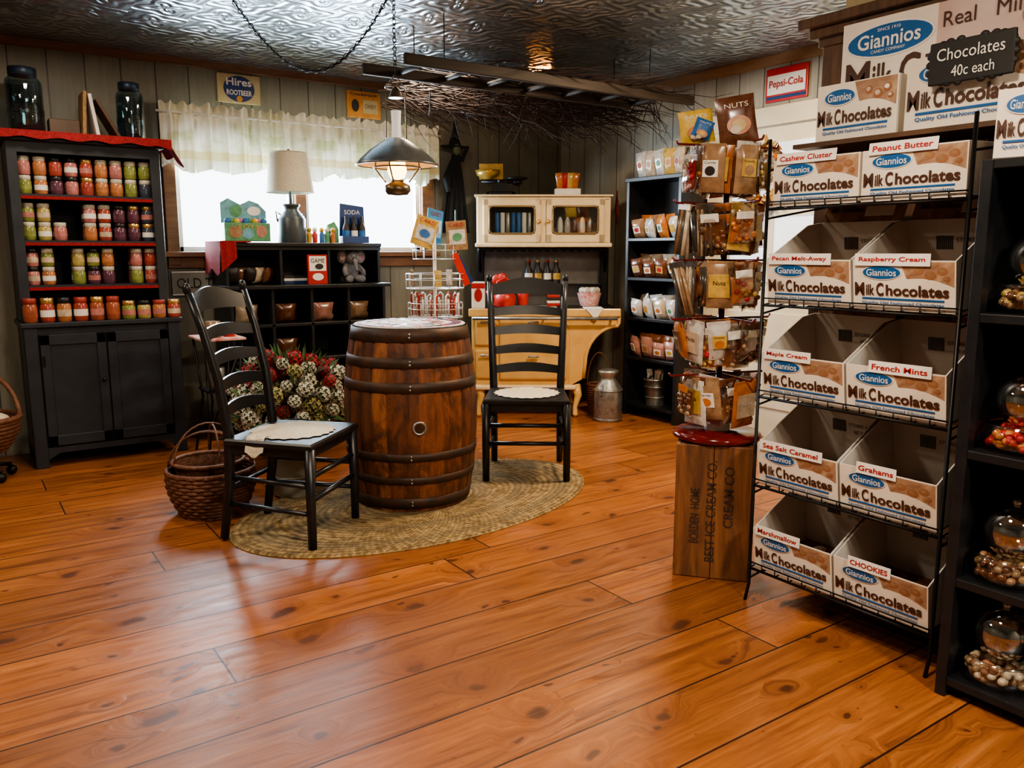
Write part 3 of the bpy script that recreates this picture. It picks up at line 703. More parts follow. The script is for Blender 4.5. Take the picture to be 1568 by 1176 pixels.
def pail(name,loc,r,h,mat,fill=None):
    m=M(); m.lathe([(r*.78,0),(r,h),(r*1.04,h),(r*1.04,h-.012),(r*.97,h-.012),(r*.76,.01)],mat,(0,0,0),24)
    for z in (.3,.7): m.ring((0,0,h*z),r*(.78+.22*z)+.001,r*(.78+.22*z)+.001,.004,mat,24,5)
    m.tube([(r*1.03*math.cos(t),0,h-.02+r*.5*math.sin(t)) for t in [pi*i/10 for i in range(11)]],.004,iron,6)
    if fill:
        for i in range(10): m.pillow(.05,.10,.02,fill[i%len(fill)],TR(r*.5*math.cos(i*2.1),r*.5*math.sin(i*2.1),h+.02,i*40,15))
    return m.obj(name,loc)
pail("metal_pail",(4.38,4.44,.10),.09,.2,steel,[paper,BC[6],BC[2]])

# milk can
m=M()
m.lathe([(.10,0),(.105,.01),(.105,.23),(.10,.25),(.06,.31),(.055,.33),(.075,.36),(.078,.375),(.06,.385),(.02,.395),(.0,.395)],steel,(0,0,0),28)
for z in (.02,.235): m.ring((0,0,z),.106,.106,.005,steel,28,6)
for sx in (-1,1): m.tube([(sx*.08,0,.28),(sx*.13,0,.27),(sx*.13,0,.21),(sx*.105,0,.20)],.007,steel)
m.obj("milk_can",(4.00,4.55,0),20)
def basket(name,loc,r,h,mat,handle=True,rz=0,hh=.2,nested=False):
    m=M(); n=12
    for k in range(n+1):
        z=h*k/n; rr=r*(.72+.28*math.sin(pi/2*min(1,k/n*1.2)))
        m.tube([(rr*(1+.02*(-1)**(i+k))*math.cos(2*pi*i/36),rr*(1+.02*(-1)**(i+k))*math.sin(2*pi*i/36),z+.006) for i in range(36)],h/n*.55,mat,6,True)
    m.lathe([(0,.005),(r*.72,.005)],mat,(0,0,0),24)
    for i in range(18):
        a=2*pi*i/18; m.tube([(r*(.70+.29*math.sin(pi/2*min(1,t*1.2)))*math.cos(a),r*(.70+.29*math.sin(pi/2*min(1,t*1.2)))*math.sin(a),h*t+.005) for t in (0,.3,.6,1)],.006,mat,5)
    m.ring((0,0,h+.01),r,r,.011,mat,28,7)
    if handle:
        for o in (-.012,.012): m.tube([(r*math.cos(pi*i/14),o,h+hh*math.sin(pi*i/14)) for i in range(15)],.005,mat,6)
    if nested:
        m.T=TR(-.01,0,.05,40); m.ring((0,0,h),r*.82,r*.82,.010,mat,24,7); m.lathe([(r*.6,.02),(r*.8,h)],mat,(0,0,0),24,caps=False)
        m.tube([(r*.82*math.cos(pi*i/14),0,h+hh*.95*math.sin(pi*i/14)) for i in range(15)],.005,mat,6)
        m.T=TR(.02,0,.07,-65); m.tube([(r*.75*math.cos(pi*i/14),0,h+hh*.8*math.sin(pi*i/14)) for i in range(15)],.005,mat,6)
    return m.obj(name,loc,rz)
basket("handled_basket",(4.12,4.80,0),.09,.22,wicker,True,-40,.26)
basket("wicker_basket",(.97,3.98,0),.20,.21,wicker,True,-30,.19,True)
pail("stoneware_crock",(1.40,4.04,RT:=.011),.135,.34,P("crock_glaze",(.36,.33,.27),(.28,.25,.2),6,.35))

# small iron stand
m=M()
for (x,y) in ((-.11,-.14),(.11,-.14),(-.11,.14),(.11,.14)): m.tube([(x*1.15,y*1.1,0),(x*.7,y*.8,.35),(x,y,.72)],.008,iron,6)
m.tube([(-.12,-.15,.12),(.12,-.15,.12)],.006,iron); m.tube([(-.12,-.145,.12),(.10,-.14,.68)],.005,iron)
m.bb(-.13,.13,-.17,.17,.72,.735,P("stand_cloth",(.7,.62,.55),(.5,.08,.07),18,.9),.003)
m.cyl((-.04,-.08,.735),.045,.10,BC[3],18); m.cyl((.06,-.05,.735),.035,.07,redp,16); m.ell((0,.08,.77),(.07,.05,.035),BC[5])
m.bb(-.1,.1,-.12,.12,.40,.41,iron); m.cyl((-.03,-.06,.41),.05,.14,steel,18)
m.obj("iron_stand",(1.345,5.18,0))

# ------------------------------------------------------------------ flowers
m=M(); fw=[col("petal_red",(.50,.022,.04),.7),col("petal_white",(.74,.70,.57),.8),col("petal_darkred",(.30,.012,.02),.7),col("petal_gold",(.46,.39,.16),.8)]; lf=[col("leaf_green",(.08,.17,.05),.6),col("leaf_dark",(.04,.08,.03),.6)]
rn=random.Random(3)
def flowerball(c,r,mat,n):
    for i in range(n):
        z=1-2*(i+.5)/n; a=i*2.39996; q=math.sqrt(1-z*z); d=Vector((q*math.cos(a),q*math.sin(a),z))
        pnt=Vector(c)+d*r*rn.uniform(.88,1.08); x=d.orthogonal().normalized(); y=d.cross(x); s_=r*.38; th=rn.random()*6
        vs=[];fs=[]
        for k in range(4):
            t=th+k*pi/2; e=(x*math.cos(t)+y*math.sin(t)); g=(x*math.cos(t+.6)+y*math.sin(t+.6)); g2=(x*math.cos(t-.6)+y*math.sin(t-.6))
            o=len(vs); vs+=[pnt,pnt+g*s_*.7+d*s_*.25,pnt+e*s_+d*s_*.15,pnt+g2*s_*.7+d*s_*.25]; fs.append((o,o+3,o+2,o+1))
        m.add(vs,fs,mat)
    m.ell(c,r*.84,lf[1],8,6)
n=90
for i in range(n):
    z=1-1.5*(i+.5)/n; a=i*2.39996; q=math.sqrt(max(0,1-z*z))
    k=rn.uniform(.86,1.14)
    c=(.31*q*math.cos(a)*k,.27*q*math.sin(a)*k,.38+.26*z*k)
    mt=fw[rn.choice([0,0,2])] if (c[2]>.50 and rn.random()<.7) or rn.random()<.22 else (fw[1] if rn.random()<.7 else fw[3])
    flowerball(c,rn.uniform(.028,.052),mt,34)
for i in range(220):
    a=rn.random()*2*pi; z=rn.uniform(-.5,1); q=math.sqrt(max(0,1-z*z)); d=Vector((q*math.cos(a),q*math.sin(a),z)); b0=Vector((0,0,.38))+Vector((d.x*.28,d.y*.25,d.z*.25)); L=rn.uniform(.06,.13); sd=d.orthogonal().normalized()*.018
    dd=(d+Vector((rn.uniform(-.5,.5),rn.uniform(-.5,.5),rn.uniform(-.2,.5)))).normalized()
    m.add([b0,b0+dd*L*.5+sd,b0+dd*L,b0+dd*L*.5-sd],[(0,1,2,3)],lf[i%2])
m.lathe([(.13,0),(.17,.18),(.18,.19),(.16,.19)],wooddk,(0,0,0),20)
m.obj("flower_arrangement",(1.60,4.64,0))

# ------------------------------------------------------------------ rug
m=M()
m.lathe([(0,.0),(1.0,.0),(1.0,.004),(.992,.011),(0,.011)],rug_mat(),(0,0,0),96,mx=Matrix.Scale(.60,4,(0,1,0)))
m.obj("braided_rug",(1.91,3.56,0),8)
# ------------------------------------------------------------------ barrel
m=M(); H_=.88; NS=26; pr=[]
for k in range(17):
    z=H_*k/16; t=2*z/H_-1; pr.append((.285+.048*(1-t*t),z))
seg=NS*6; vs=[];fs=[];mi=[]
srand=[random.choice(staves) for _ in range(NS)]
soff=[random.uniform(-.002,.002) for _ in range(NS)]
for r_,z in pr:
    for i in range(seg):
        e=(i%6); rr=r_+soff[i//6]-(.007 if e==0 else 0); a_=2*pi*i/seg; vs.append((rr*math.cos(a_),rr*math.sin(a_),z))
for j in range(16):
    for i in range(seg):
        i2=(i+1)%seg; fs.append((j*seg+i,j*seg+i2,(j+1)*seg+i2,(j+1)*seg+i)); mi.append(srand[i//6])
m.add(vs,fs,lambda k:mi[k],True)
m.lathe([(.285,.88),(.262,.88),(.262,.862),(0,.862)],staves[1],(0,0,0),48)
m.lathe([(0,.002),(.285,.0)],staves[3],(0,0,0),48)
def rad(z): t=2*z/H_-1; return .285+.048*(1-t*t)
for z0,z1 in ((.015,.07),(.14,.178),(.255,.295),(.585,.635),(.70,.75),(.82,.882)):
    m.lathe([(rad(z0)-.001,z0),(rad(z0)+.0035,z0+.001),(rad(z1)+.0035,z1-.001),(rad(z1)-.001,z1)],hoop,(0,0,0),64,caps=False)
    for dz in (-.008,.008): m.ell(((rad((z0+z1)/2)+.004)*math.cos(R(-118)),(rad((z0+z1)/2)+.004)*math.sin(R(-118)),(z0+z1)/2+dz),.006,steel,8,6)
ab=R(-111); Tb=Matrix.Translation((rad(.42)*math.cos(ab),rad(.42)*math.sin(ab),.42))@Matrix.Rotation(ab,4,'Z')@Matrix.Rotation(R(90),4,'Y')
m.lathe([(.034,-.004),(.034,.005),(.025,.005),(.023,.0)],steel,(0,0,0),20,mx=Tb,caps=False); m.lathe([(0,.003),(.025,.003)],wooddk,(0,0,0),20,mx=Tb)
m.obj("wooden_barrel",(1.885,3.645,RT))
m=M(); m.lathe([(0,0),(.275,0),(.277,.004),(.272,.008),(0,.008)],doily,(0,0,0),48)
for i in range(30):
    a_=2*pi*i/30; m.box((.235*math.cos(a_),.235*math.sin(a_),.009),(.045,.032,.003),[printr,col("purple",(.15,.04,.2)),dark][i%3],0,Matrix.Rotation(a_,4,'Z'))
for i in range(14):
    a_=2*pi*i/14; m.box((.14*math.cos(a_),.14*math.sin(a_),.009),(.06,.025,.003),[BC[3],printr,dark][i%3],0,Matrix.Rotation(a_,4,'Z'))
m.obj("round_game_board",(1.885,3.645,RT+.883))

# ------------------------------------------------------------------ ladder back chair
def chair(loc,rz,bw=.18,fw_=.215):
    m=M()
    fy,by=-.195,.195
    poly=[(-.235,-.215),(.235,-.215),(.215,.20),(-.215,.20)]
    vs=[]
    for z,s_ in ((.425,.97),(.433,1),(.447,1),(.455,.97)):
        for (x,y) in poly: vs.append((x*s_,y*s_,z))
    fs=[(3,2,1,0),(12,13,14,15)]
    for j in range(3):
        for i in range(4): fs.append((j*4+i,j*4+(i+1)%4,(j+1)*4+(i+1)%4,(j+1)*4+i))
    m.add(vs,fs,black)
    m.bb(-.20,.20,-.19,.18,.385,.428,black,.004)
    for sx in (-1,1):
        m.tube([(sx*fw_,fy,0),(sx*fw_,fy,.2),(sx*(fw_-.005),fy,.43)],[.019,.021,.024],black,8)
        m.tube([(sx*bw,by+.05,0),(sx*bw,by+.01,.25),(sx*bw,by,.45),(sx*(bw+.01),by+.03,.70),(sx*(bw+.02),by+.085,.92),(sx*(bw+.028),by+.135,1.065)],[.019,.022,.023,.021,.019,.016],black,8)
        m.ell((sx*(bw+.03),by+.14,1.085),(.018,.018,.026),black,10,8)
        for z in (.15,.27): m.tube([(sx*fw_,fy,z),(sx*bw,by+.025,z+.01)],.011,black,8)
    for z in (.21,.31): m.tube([(-fw_,fy,z),(fw_,fy,z)],.012,black,8)
    m.tube([(-bw,by+.03,.22),(bw,by+.03,.22)],.011,black,8)
    def py(z): 
        if z<.7: return by+.03*(z-.45)/.25
        if z<.92: return by+.03+.055*(z-.7)/.22
        return by+.085+.05*(z-.92)/.145
    for k,z in enumerate((.535,.645,.755,.865,.985)):
        hgt=.046 if k<4 else .060; arch=.018 if k<4 else .045
        W_=bw+.01+.02*(k/4)
        def sl(off):
            def f(u,v):
                x=(u*2-1)*W_; bow=.028*(1-(2*u-1)**2)
                lo=z+.010*(1-(2*u-1)**2); hi=z+hgt+arch*math.cos((2*u-1)*pi/2)**1.3
                zz=lo+(hi-lo)*v
                return (x,py(zz)+bow+off,zz)
            return f
        m.grid(sl(-.005),16,3,black); m.grid(sl(.006),16,3,black)
        m.grid(lambda u,v:(lambda a,b_:(a[0],a[1]+(b_[1]-a[1])*v,a[2]))(sl(-.005)(u,1),sl(.006)(u,1)),16,1,black,False)
        m.grid(lambda u,v:(lambda a,b_:(a[0],a[1]+(b_[1]-a[1])*v,a[2]))(sl(-.005)(u,0),sl(.006)(u,0)),16,1,black,False)
    ch=m.obj("dining_chair",loc,rz)
    m=M()
    def mat_(u,v):
        a_=u*2*pi; r_=v*(.180+.008*math.cos(a_*22)*v); return (r_*math.cos(a_),r_*math.sin(a_),.459+.003*math.sin(v*40)*.4)
    m.grid(mat_,88,8,lace,closeu=True)
    if rz>0:
        m.grid(lambda u,v:(-.13-.098*v,.03+.085*u+.01*math.sin(v*5),.462+.004*math.sin(u*9)-.075*max(0,v-.82)/.18*(.7+.3*math.sin(u*3))),8,14,lace)
    v=Matrix.Rotation(R(rz),4,'Z')@Vector((0,-.01,0))
    m.obj("crochet_doily",(loc[0]+v.x,loc[1]+v.y,loc[2]),rz)
chair((1.20,3.475,RT),42); chair((2.63,3.68,RT),-36,.195,.22)

# ------------------------------------------------------------------ pendant lamp + swag chain
def link(m,p,d,k,L=.028,w=.009,r=.0024,mat=None):
    d=d.normalized()
    side=Vector((0,0,1)).cross(d)
    if side.length<.2: side=Vector((1,0,0))
    side.normalize(); up=side.cross(d).normalized()
    s_=side if k%2 else up
    m.tube([p+d*L*.5*math.cos(t)+s_*w*math.sin(t) for t in [2*pi*i/10 for i in range(10)]],r,mat or iron,5,True)
LX,LY=1.885,3.745
m=M(); z=CH-.01; k=0
while z>2.10:
    link(m,Vector((0,0,z)),Vector((0,0,-1)),k,mat=iron); z-=.021;k+=1
brass=P("aged_brass",(.20,.16,.11),(.10,.08,.055),12,.35,.8); smoke=P("shade_metal",(.30,.32,.31),(.16,.18,.18),9,.28,.75)
A=Vector((1.22-LX,4.20-LY,CH-.005)); B=Vector((0,0,CH-.005)); N=60
pts=[A.lerp(B,i/N)+Vector((0,0,-.38*4*(i/N)*(1-i/N)*(.85+.15*math.cos((i/N-.55)*3)))) for i in range(N+1)]
Ls=[0]
for i in range(N): Ls.append(Ls[-1]+(pts[i+1]-pts[i]).length)
nl=int(Ls[-1]/.021)
for k in range(nl):
    s_=k*.021; i=max(j for j in range(N) if Ls[j]<=s_+1e-9); t=(s_-Ls[i])/(Ls[i+1]-Ls[i]); link(m,pts[i].lerp(pts[i+1],t),pts[i+1]-pts[i],k,mat=iron)
m.tube([p+Vector((.002,0,0)) for p in pts],.003,iron,5)
for hk in (A,B): m.lathe([(.012,0),(.012,.005)],iron,(hk.x,hk.y,CH-.006),12)
m.tube([(0,0,2.10),(-.05,0,2.04),(-.055,0,1.80)],.003,brass,6); m.tube([(0,0,2.10),(.05,0,2.04),(.055,0,1.80)],.003,brass,6)
m.ring((0,0,2.04),.05,.05,.004,brass); m.lathe([(.035,1.99),(.02,2.03),(.0,2.05)],brass,(0,0,0),16)
milk=P("milk_glass",(.8,.8,.75),None,6,.3,emis=.3)
m.lathe([(.024,1.78),(.022,1.86),(.025,1.93)],milk,(0,0,0),18,caps=False)
sp=[(.04,1.80),(.06,1.79),(.13,1.745),(.18,1.70),(.20,1.675)]
m.lathe(sp,smoke,(0,0,0),48,caps=False); m.lathe([(r_-.003,z_-.004) for r_,z_ in sp],P("shade_inner",(.85,.70,.5),None,6,.3),(0,0,0),48,caps=False)
m.ring((0,0,1.673),.20,.20,.006,smoke,40,6)
for i in range(4):
    a_=pi/4+i*pi/2; m.tube([(.10*math.cos(a_),.10*math.sin(a_),1.74),(.115*math.cos(a_),.115*math.sin(a_),1.66),(.06*math.cos(a_),.06*math.sin(a_),1.59)],.004,brass,6)
m.ring((0,0,1.66),.115,.115,.004,brass)
m.lathe([(.0,1.525),(.05,1.53),(.065,1.55),(.06,1.575),(.03,1.59),(.03,1.60)],brass,(0,0,0),24)
bulb=P("lamp_flame",(1,.7,.35),(1,.7,.35),4,.5,emis=9,ecol=(1,.50,.13))
m.lathe([(.0,1.60),(.035,1.61),(.048,1.645),(.038,1.69),(.02,1.725),(0,1.74)],bulb,(0,0,0),18)
m.obj("pendant_lamp",(LX,LY,0))

# ------------------------------------------------------------------ hanging ladder with twigs
m=M(); lw=P("ladder_wood",(.040,.026,.017),(.018,.012,.009),6,.7,stretch=(.5,6,6)); zl=2.24
m.bb(2.06,4.20,3.97,4.0,zl-.03,zl+.03,lw,.006); m.bb(1.98,3.95,4.31,4.34,zl-.03,zl+.03,lw,.006)
for i in range(7):
    x=2.2+i*.29; m.tube([(x,3.98,zl),(x,4.33,zl)],.014,lw,8)
for x,y in ((2.3,3.985),(3.8,3.985),(2.3,4.325),(3.8,4.325)): m.tube([(x,y,zl),(x,y,CH)],.003,iron,5)
m.obj("hanging_ladder")
m=M(); tw=P("twigs",(.05,.029,.026),(.018,.012,.010),20,.8); rt=random.Random(5)
for i in range(520):
    back=rt.random()<.82
    x=rt.uniform(2.35,3.95); y=rt.uniform(4.38,5.05) if back else rt.uniform(4.06,4.3); zz=zl+rt.uniform(-.08,.10) if back else zl+.04+rt.uniform(0,.04)
    L=rt.uniform(.4,1.0); a_=rt.gauss(0,.4); pts=[]; px,py_,pz=x,y,zz
    dr=rt.uniform(-.05,.04) if rt.random()<.6 else rt.uniform(.06,.12)
    for k in range(7):
        zlo=1.96 if py_>4.36 or px>4.22 else zl+.035
        pts.append((min(px,4.46),max(py_,4.37) if back else py_,min(max(pz,zlo),2.44))); px+=L/7*math.cos(a_); py_+=L/7*math.sin(a_); pz+=rt.uniform(-.03,.022)-dr*.12*k; a_+=rt.gauss(0,.32)
    m.tube(pts,[.005,.0045,.004,.0034,.0028,.002,.001],tw,4)
m.obj("twig_bundle")
m=M(); m.lathe([(.10,-.012),(.085,-.02),(.07,-.012)],gold,(0,0,0),28,caps=False); m.lathe([(0,-.01),(.075,-.01)],P("downlight",(1,.75,.4),(1,.75,.4),4,.5,emis=5,ecol=(1,.6,.2)),(0,0,0),24)
m.obj("ceiling_downlight",(3.54,4.80,CH))

# ------------------------------------------------------------------ crate and bag spinner
m=M(); S=.142; D=.15
for k in range(2):
    xa=-S+k*S
    m.bb(xa+.001,xa+S-.001,-D,-D+.016,.002,.527,crate,.003); m.bb(xa+.001,xa+S-.001,D-.016,D,.002,.527,crate,.003)
    ya=-D+.016+k*(D-.016)
    m.bb(-S,-S+.016,ya+.001,ya+D-.018,.002,.527,crate,.003); m.bb(S-.016,S,ya+.001,ya+D-.018,.002,.527,crate,.003)
m.bb(-S+.016,S-.016,-D+.016,D-.016,.50,.524,crate); m.bb(-S+.016,S-.016,-D+.016,D-.016,.01,.025,crate)
ink=P("stencil_ink",(.025,.013,.009),(.05,.025,.013),40,.8)
for t,x,z_,w_ in (("BEST ICE CREAM CO.",-.005,.27,.40),("CREAM CO",.06,.33,.24),("BORDEN  HOME",-.065,.25,.22)):
    m.text(t,(x,-D-.0015,z_),w_,ink,.036,.01,Matrix.Rotation(R(-90),4,'Y'))
m.obj("wooden_crate",(2.445,2.135,0),-50.7)
m=M()
m.lathe([(.155,0),(.17,.008),(.17,.022),(.155,.032),(.03,.036),(.012,.045),(.012,1.16),(.016,1.17),(0,1.19)],dkred,(0,0,0),40)
m.cyl((0,0,.03),.05,.09,white,18)
rb=random.Random(19)
clearb=thin_glass("clear_bag",(.85,.82,.78),.18)
pal=[[BC[0],BC[3],BC[0],BC[1]],[BC[4],BC[3],BC[1],BC[2]],[BC[0],BC[4],BC[3],BC[1]],[BC[0],BC[4],BC[0],BC[6]],[BC[0],BC[3],BC[5],BC[6]],[BC[5],BC[2],BC[3]]]
for ti,z in enumerate((1.11,.90,.69,.47,.255)):
    L=.21
    for q in range(4):
        a_=R(20+90*q); c_,s_=math.cos(a_),math.sin(a_)
        m.tube([(0,0,z),(L*c_,L*s_,z),((L+.01)*c_,(L+.01)*s_,z+.012)],.0045,dkred,6)
    for q in range(8):
        a0=20+45*q
        sticks=(ti==1 and q in (3,4)) or (ti==2 and q in (4,))
        for k in range(4 if sticks else 3):
            r_=(.085 if q%2==0 else .07)+k*(.034 if q%2==0 else .022)
            a_=R(a0+rb.uniform(-14,14))
            hh=rb.uniform(.14,.19) if not sticks else rb.uniform(.17,.21)
            T=Matrix.Rotation(a_,4,'Z')@Matrix.Rotation(R(90),4,'Z')@Matrix.Translation((rb.uniform(-.014,.014),-r_,z-hh/2-.004))@Matrix.Rotation(R(rb.uniform(-6,14)),4,'X')@Matrix.Rotation(R(rb.uniform(-8,8)),4,'Y')
            o=m.T; m.T=m.T@T
            if sticks:
                for j in range(4): m.tube([(-.03+j*.02,0,hh/2-.02),(-.032+j*.021+rb.uniform(-.006,.006),rb.uniform(-.01,.01),-hh/2)],.0085,rb.choice([BC[7],BC[3],BC[7],BC[2]]),7,flat=.6)
                m.box((0,0,hh/2-.01),(.09,.006,.025),rb.choice([BC[7],BC[2],BC[3]]),.001)
            else:
                w_=rb.uniform(.085,.12); mt=rb.choice(pal[ti]); th=rb.uniform(.025,.04)
                st=rb.random()
                if st<.55:
                    # clear bag with candy pieces in it
                    m.pillow(w_,hh,th+.008,clearb,None,6)
                    pc=rb.choice([[BC[0],printr,BC[4]],[BC[1],BC[3]],[BC[0],BC[0],org],[BC[4],BC[2]],[printr,BC[5],BC[6]]])
                    m.pillow(w_*.85,hh*.62,th*.7,pc[0],Matrix.Translation((0,0,-hh*.14)),5)
                    for j in range(16): m.ell((rb.uniform(-.38,.38)*w_,-.011,rb.uniform(-.42,.12)*hh),(.011,.007,.010),rb.choice(pc),8,5)
                    m.box((0,-.018,hh*.22),(w_*.6,.003,hh*.18),rb.choice([paper,BC[2],BC[0]]),.001)
                else:
                    m.pillow(w_,hh,th,mt,None,6)
                    if st<.75: m.box((0,-.018,.0),(w_*.6,.003,hh*.35),rb.choice([paper,BC[6],BC[4]]),.001); m.disc((0,-.0205,-.008),w_*.2,hh*.1,rb.choice([BC[0],BC[3],dark])); m.text("Candy",(0,-.0205,hh*.12),w_*.45,dark,.010)
                    else: m.box((0,-.018,.0),(w_*.8,.003,hh*.5),rb.choice([BC[1],BC[4],BC[2]]),.001); m.text("Nuts",(0,-.021,.012),w_*.45,rb.choice([paper,dark]),.016)
                if rb.random()<.5: m.box((0,-.002,hh/2-.012),(w_*.98,.004,.03),rb.choice([BC[0],BC[6],mt,mt,BC[1]]),.001)
            m.T=o
def sidebag(x,y,z,w,h,mt,ry,rz):
    T=TR(x,y,z,rz,0,ry); m.pillow(w,h,.03,mt,T,6); o=m.T; m.T=T; m.disc((0,-.018,-.02),w*.3,h*.2,BC[0]); m.disc((0,-.020,-.02),w*.18,h*.12,BC[4]); m.disc((-w*.1,-.0215,-.035),w*.14,h*.09,BC[2]); m.text("NUTS",(0,-.014,h*.30),w*.6,paper,h*.10); m.T=o
sidebag(.02,-.03,1.20,.15,.17,BC[1],-10,5); sidebag(-.12,.0,1.18,.13,.12,yel,-8,0); sidebag(-.10,-.02,1.17,.07,.07,blue,20,0)
m.obj("candy_bag_spinner",(2.445,2.135,.528),-36)

# ------------------------------------------------------------------ wire rack
rack=M(); Yc=1.50; RX=2.32; 
rack.T=TR(RX,Yc,0,-90)   # local x -> -Y, local y -> +X
hw=.335
for x in (-hw,hw):
    rack.tube([(x,-.03,.0),(x,-.012,.06),(x,-.012,1.62)],.006,iron,6); rack.tube([(x,.33,.0),(x,.33,1.58)],.006,iron,6)
    for z in (.08,.40,.72,1.04,1.36,1.52): rack.tube([(x,-.012,z),(x,.33,z+.05)],.004,iron,5)
rows=[.125,.435,.755,1.075,1.397]
for z in rows:
    rack.tube([(-hw,-.012,z-.006),(hw,-.012,z-.006)],.005,iron,6); rack.tube([(-hw,.33,z+.045),(hw,.33,z+.045)],.005,iron,6); rack.tube([(-hw,-.014,z+.018),(hw,-.014,z+.018)],.0028,iron,6)
    for i in range(13):
        x=-hw+i*2*hw/12; rack.tube([(x,-.016,z+.018),(x,-.014,z-.006),(x,.33,z+.043)],.0028,iron,5)
rack.T=Matrix.Identity(4)
rack.obj("wire_display_rack")
def print_front(m,w,h,y=-.003):
    poly=[(-w*.02,h-.004),(w/2-.004,h-.004),(w/2-.004,h*.50)]
    for i in range(7):
        t=i/6; poly.append((w/2-.004-(w*.44)*t,h*(.50+.12*math.sin(t*pi)*.6+.14*t)))
    m.prism(poly,y-.0005,y,choc)
    for (px,pz,rr) in ((.16,.80,.045),(.27,.72,.055),(.38,.80,.05),(.42,.66,.035)):
        m.disc((w*px,y-.0012,h*pz),w*rr,h*rr*1.5,cardb,14); m.disc((w*(px-.008),y-.0014,h*(pz+.015)),w*rr*.6,h*rr*.8,BC[3],12)
    m.disc((-w*.20,y-.002,h*.76),w*.20,h*.15,paper); m.disc((-w*.20,y-.003,h*.76),w*.19,h*.13,oval)
    m.text("Giannios",(-w*.20,y-.004,h*.76),w*.30,paper,h*.14,.01)
    m.text("M",(-w*.425,y-.003,h*.42),w*.10,chocd,h*.27,.03); m.text("ilk",(-w*.315,y-.003,h*.41),w*.085,chocd,h*.22,.03)
    m.text("C",(-w*.215,y-.003,h*.42),w*.075,chocd,h*.27,.03); m.text("hocolates",(w*.145,y-.003,h*.41),w*.60,chocd,h*.22,.03)
    m.text("Quality Old Fashioned Chocolates",(0,y-.003,h*.15),w*.80,oval,h*.07,.02)
    m.bb(-w*.40,w*.40,y-.002,y,h*.215,h*.25,oval)
def cbox(name,row,colm,label):
    z=rows[row]; m=M(); w=.315; h=.150; hb=.235; d=.30
    m.bb(-w/2,w/2,-.003,.0,0,h,boxc,.0008)
    print_front(m,w,h)
    m.bb(-w/2,w/2,0,d,0,.004,cardb)
    if row<4:
        for x in (-w/2,w/2-.004):
            vs=[(x,0,0),(x,d,0),(x,d,hb),(x,d*.75,hb),(x,0,h)]; vs2=[(x+.004,y,z_) for _,y,z_ in vs]
            m.add(vs+vs2,[(0,4,3,2,1),(5,6,7,8,9)]+[(i,(i+1)%5,(i+1)%5+5,i+5) for i in range(5)],boxw)
        m.bb(-w/2,w/2,d-.004,d,0,hb,boxw)
        m.T=TR(0,d,hb,0,-32); m.bb(-w*.47,w*.47,0,.003,0,.085,choc if row>=2 else boxw); m.bb(w*.02,w*.35,-.001,0,.02,.065,paper); m.text("Milk Chocolates",(-w*.2,-.0015,.045),w*.4,chocd,.018,.02); m.T=Matrix.Identity(4)
        for k,(t,ww) in enumerate((("STORE AT 70F",.12),("NET WT 12 OZ",.08))): m.text(t,(w*.2,d-.006,hb*.72-k*.024),ww,dark,.012)
        for i in range(9): m.bb(-.06+i*.006,-.057+i*.006,d-.006,d-.0045,hb*.6,hb*.78,dark)
        rr=random.Random(row*7+colm)
        for i in range(5 if row<3 else 0): m.pillow(.07,.05,.03,[BC[1],BC[2],cardb][i%3],TR(rr.uniform(-.09,.09),rr.uniform(.08,.24),.022,rr.uniform(0,180),80))
    else:
        m.bb(-w/2,w/2,0,.14,0,h,boxc,.001)
    lw_=.021*len(label)*.62+.04; lw_=min(lw_,.25)
    lx=-w/2+lw_/2+.015 if colm==0 else (-.03 if row!=2 else .02)
    m.T=TR(lx,-.007,h+.002,0,-8); m.bb(-lw_/2,lw_/2,-.001,.001,-.018,.018,paper,.0005); m.text(label,(0,-.0022,0),lw_*.88,printr,.017,.02); m.T=Matrix.Identity(4)
    o=m.obj(name,(RX,Yc+(.162 if colm==0 else -.162),z+.002),-90)
    o.rotation_euler=(R(8) if row<4 else R(2),0,R(-90))
    return o
L_=[("Marshmallow","CHOOKIES"),("Sea Salt Caramel","Grahams"),("Maple Cream","French Mints"),("Pecan Melt-Away","Raspberry Cream"),("Cashew Cluster","Peanut Butter")]
for r_ in range(5):
    for c_ in range(2): cbox("candy_display_box",r_,c_,L_[r_][c_])
def cardbox(x,y,z,w,h,d,rz=-90):
    m=M(); m.bb(-w/2,w/2,0,d,0,h,boxc,.002); print_front(m,w,h,-.001)
    o=m.obj("chocolate_carton",(x,y,z),rz); return o
m=M()
m.bb(2.46,2.72,.84,1.86,1.60,1.615,wooddk); 
for y in (.85,1.84): m.bb(2.675,2.70,y,y+.02,0,1.60,wooddk)
m.bb(2.685,2.70,.87,1.84,1.0,1.05,wooddk)
m.obj("riser_shelf")
cardbox(2.50,1.655,1.616,.29,.185,.10); cardbox(2.50,1.30,1.616,.37,.215,.10)
cardbox(2.27,.985,1.487,.21,.17,.12,-80)
m=M(); m.bb(-.31,.50,0,.008,0,.40,P("poster_print",(.68,.57,.53),(.44,.24,.20),1.8,.35)); 
m.bb(-.31,.02,-.001,0,0,.40,boxc)
m.disc((-.14,-.003,.325),.155,.055,paper); m.disc((-.14,-.004,.325),.148,.049,oval); m.text("Giannios",(-.14,-.006,.327),.22,paper,.048,.015); m.text("SINCE 1910",(-.14,-.006,.359),.08,paper,.010); m.text("CANDY COMPANY",(-.14,-.006,.292),.12,paper,.010)
m.text("Real   Milk",(.17,-.004,.345),.26,chocd,.045,.0)
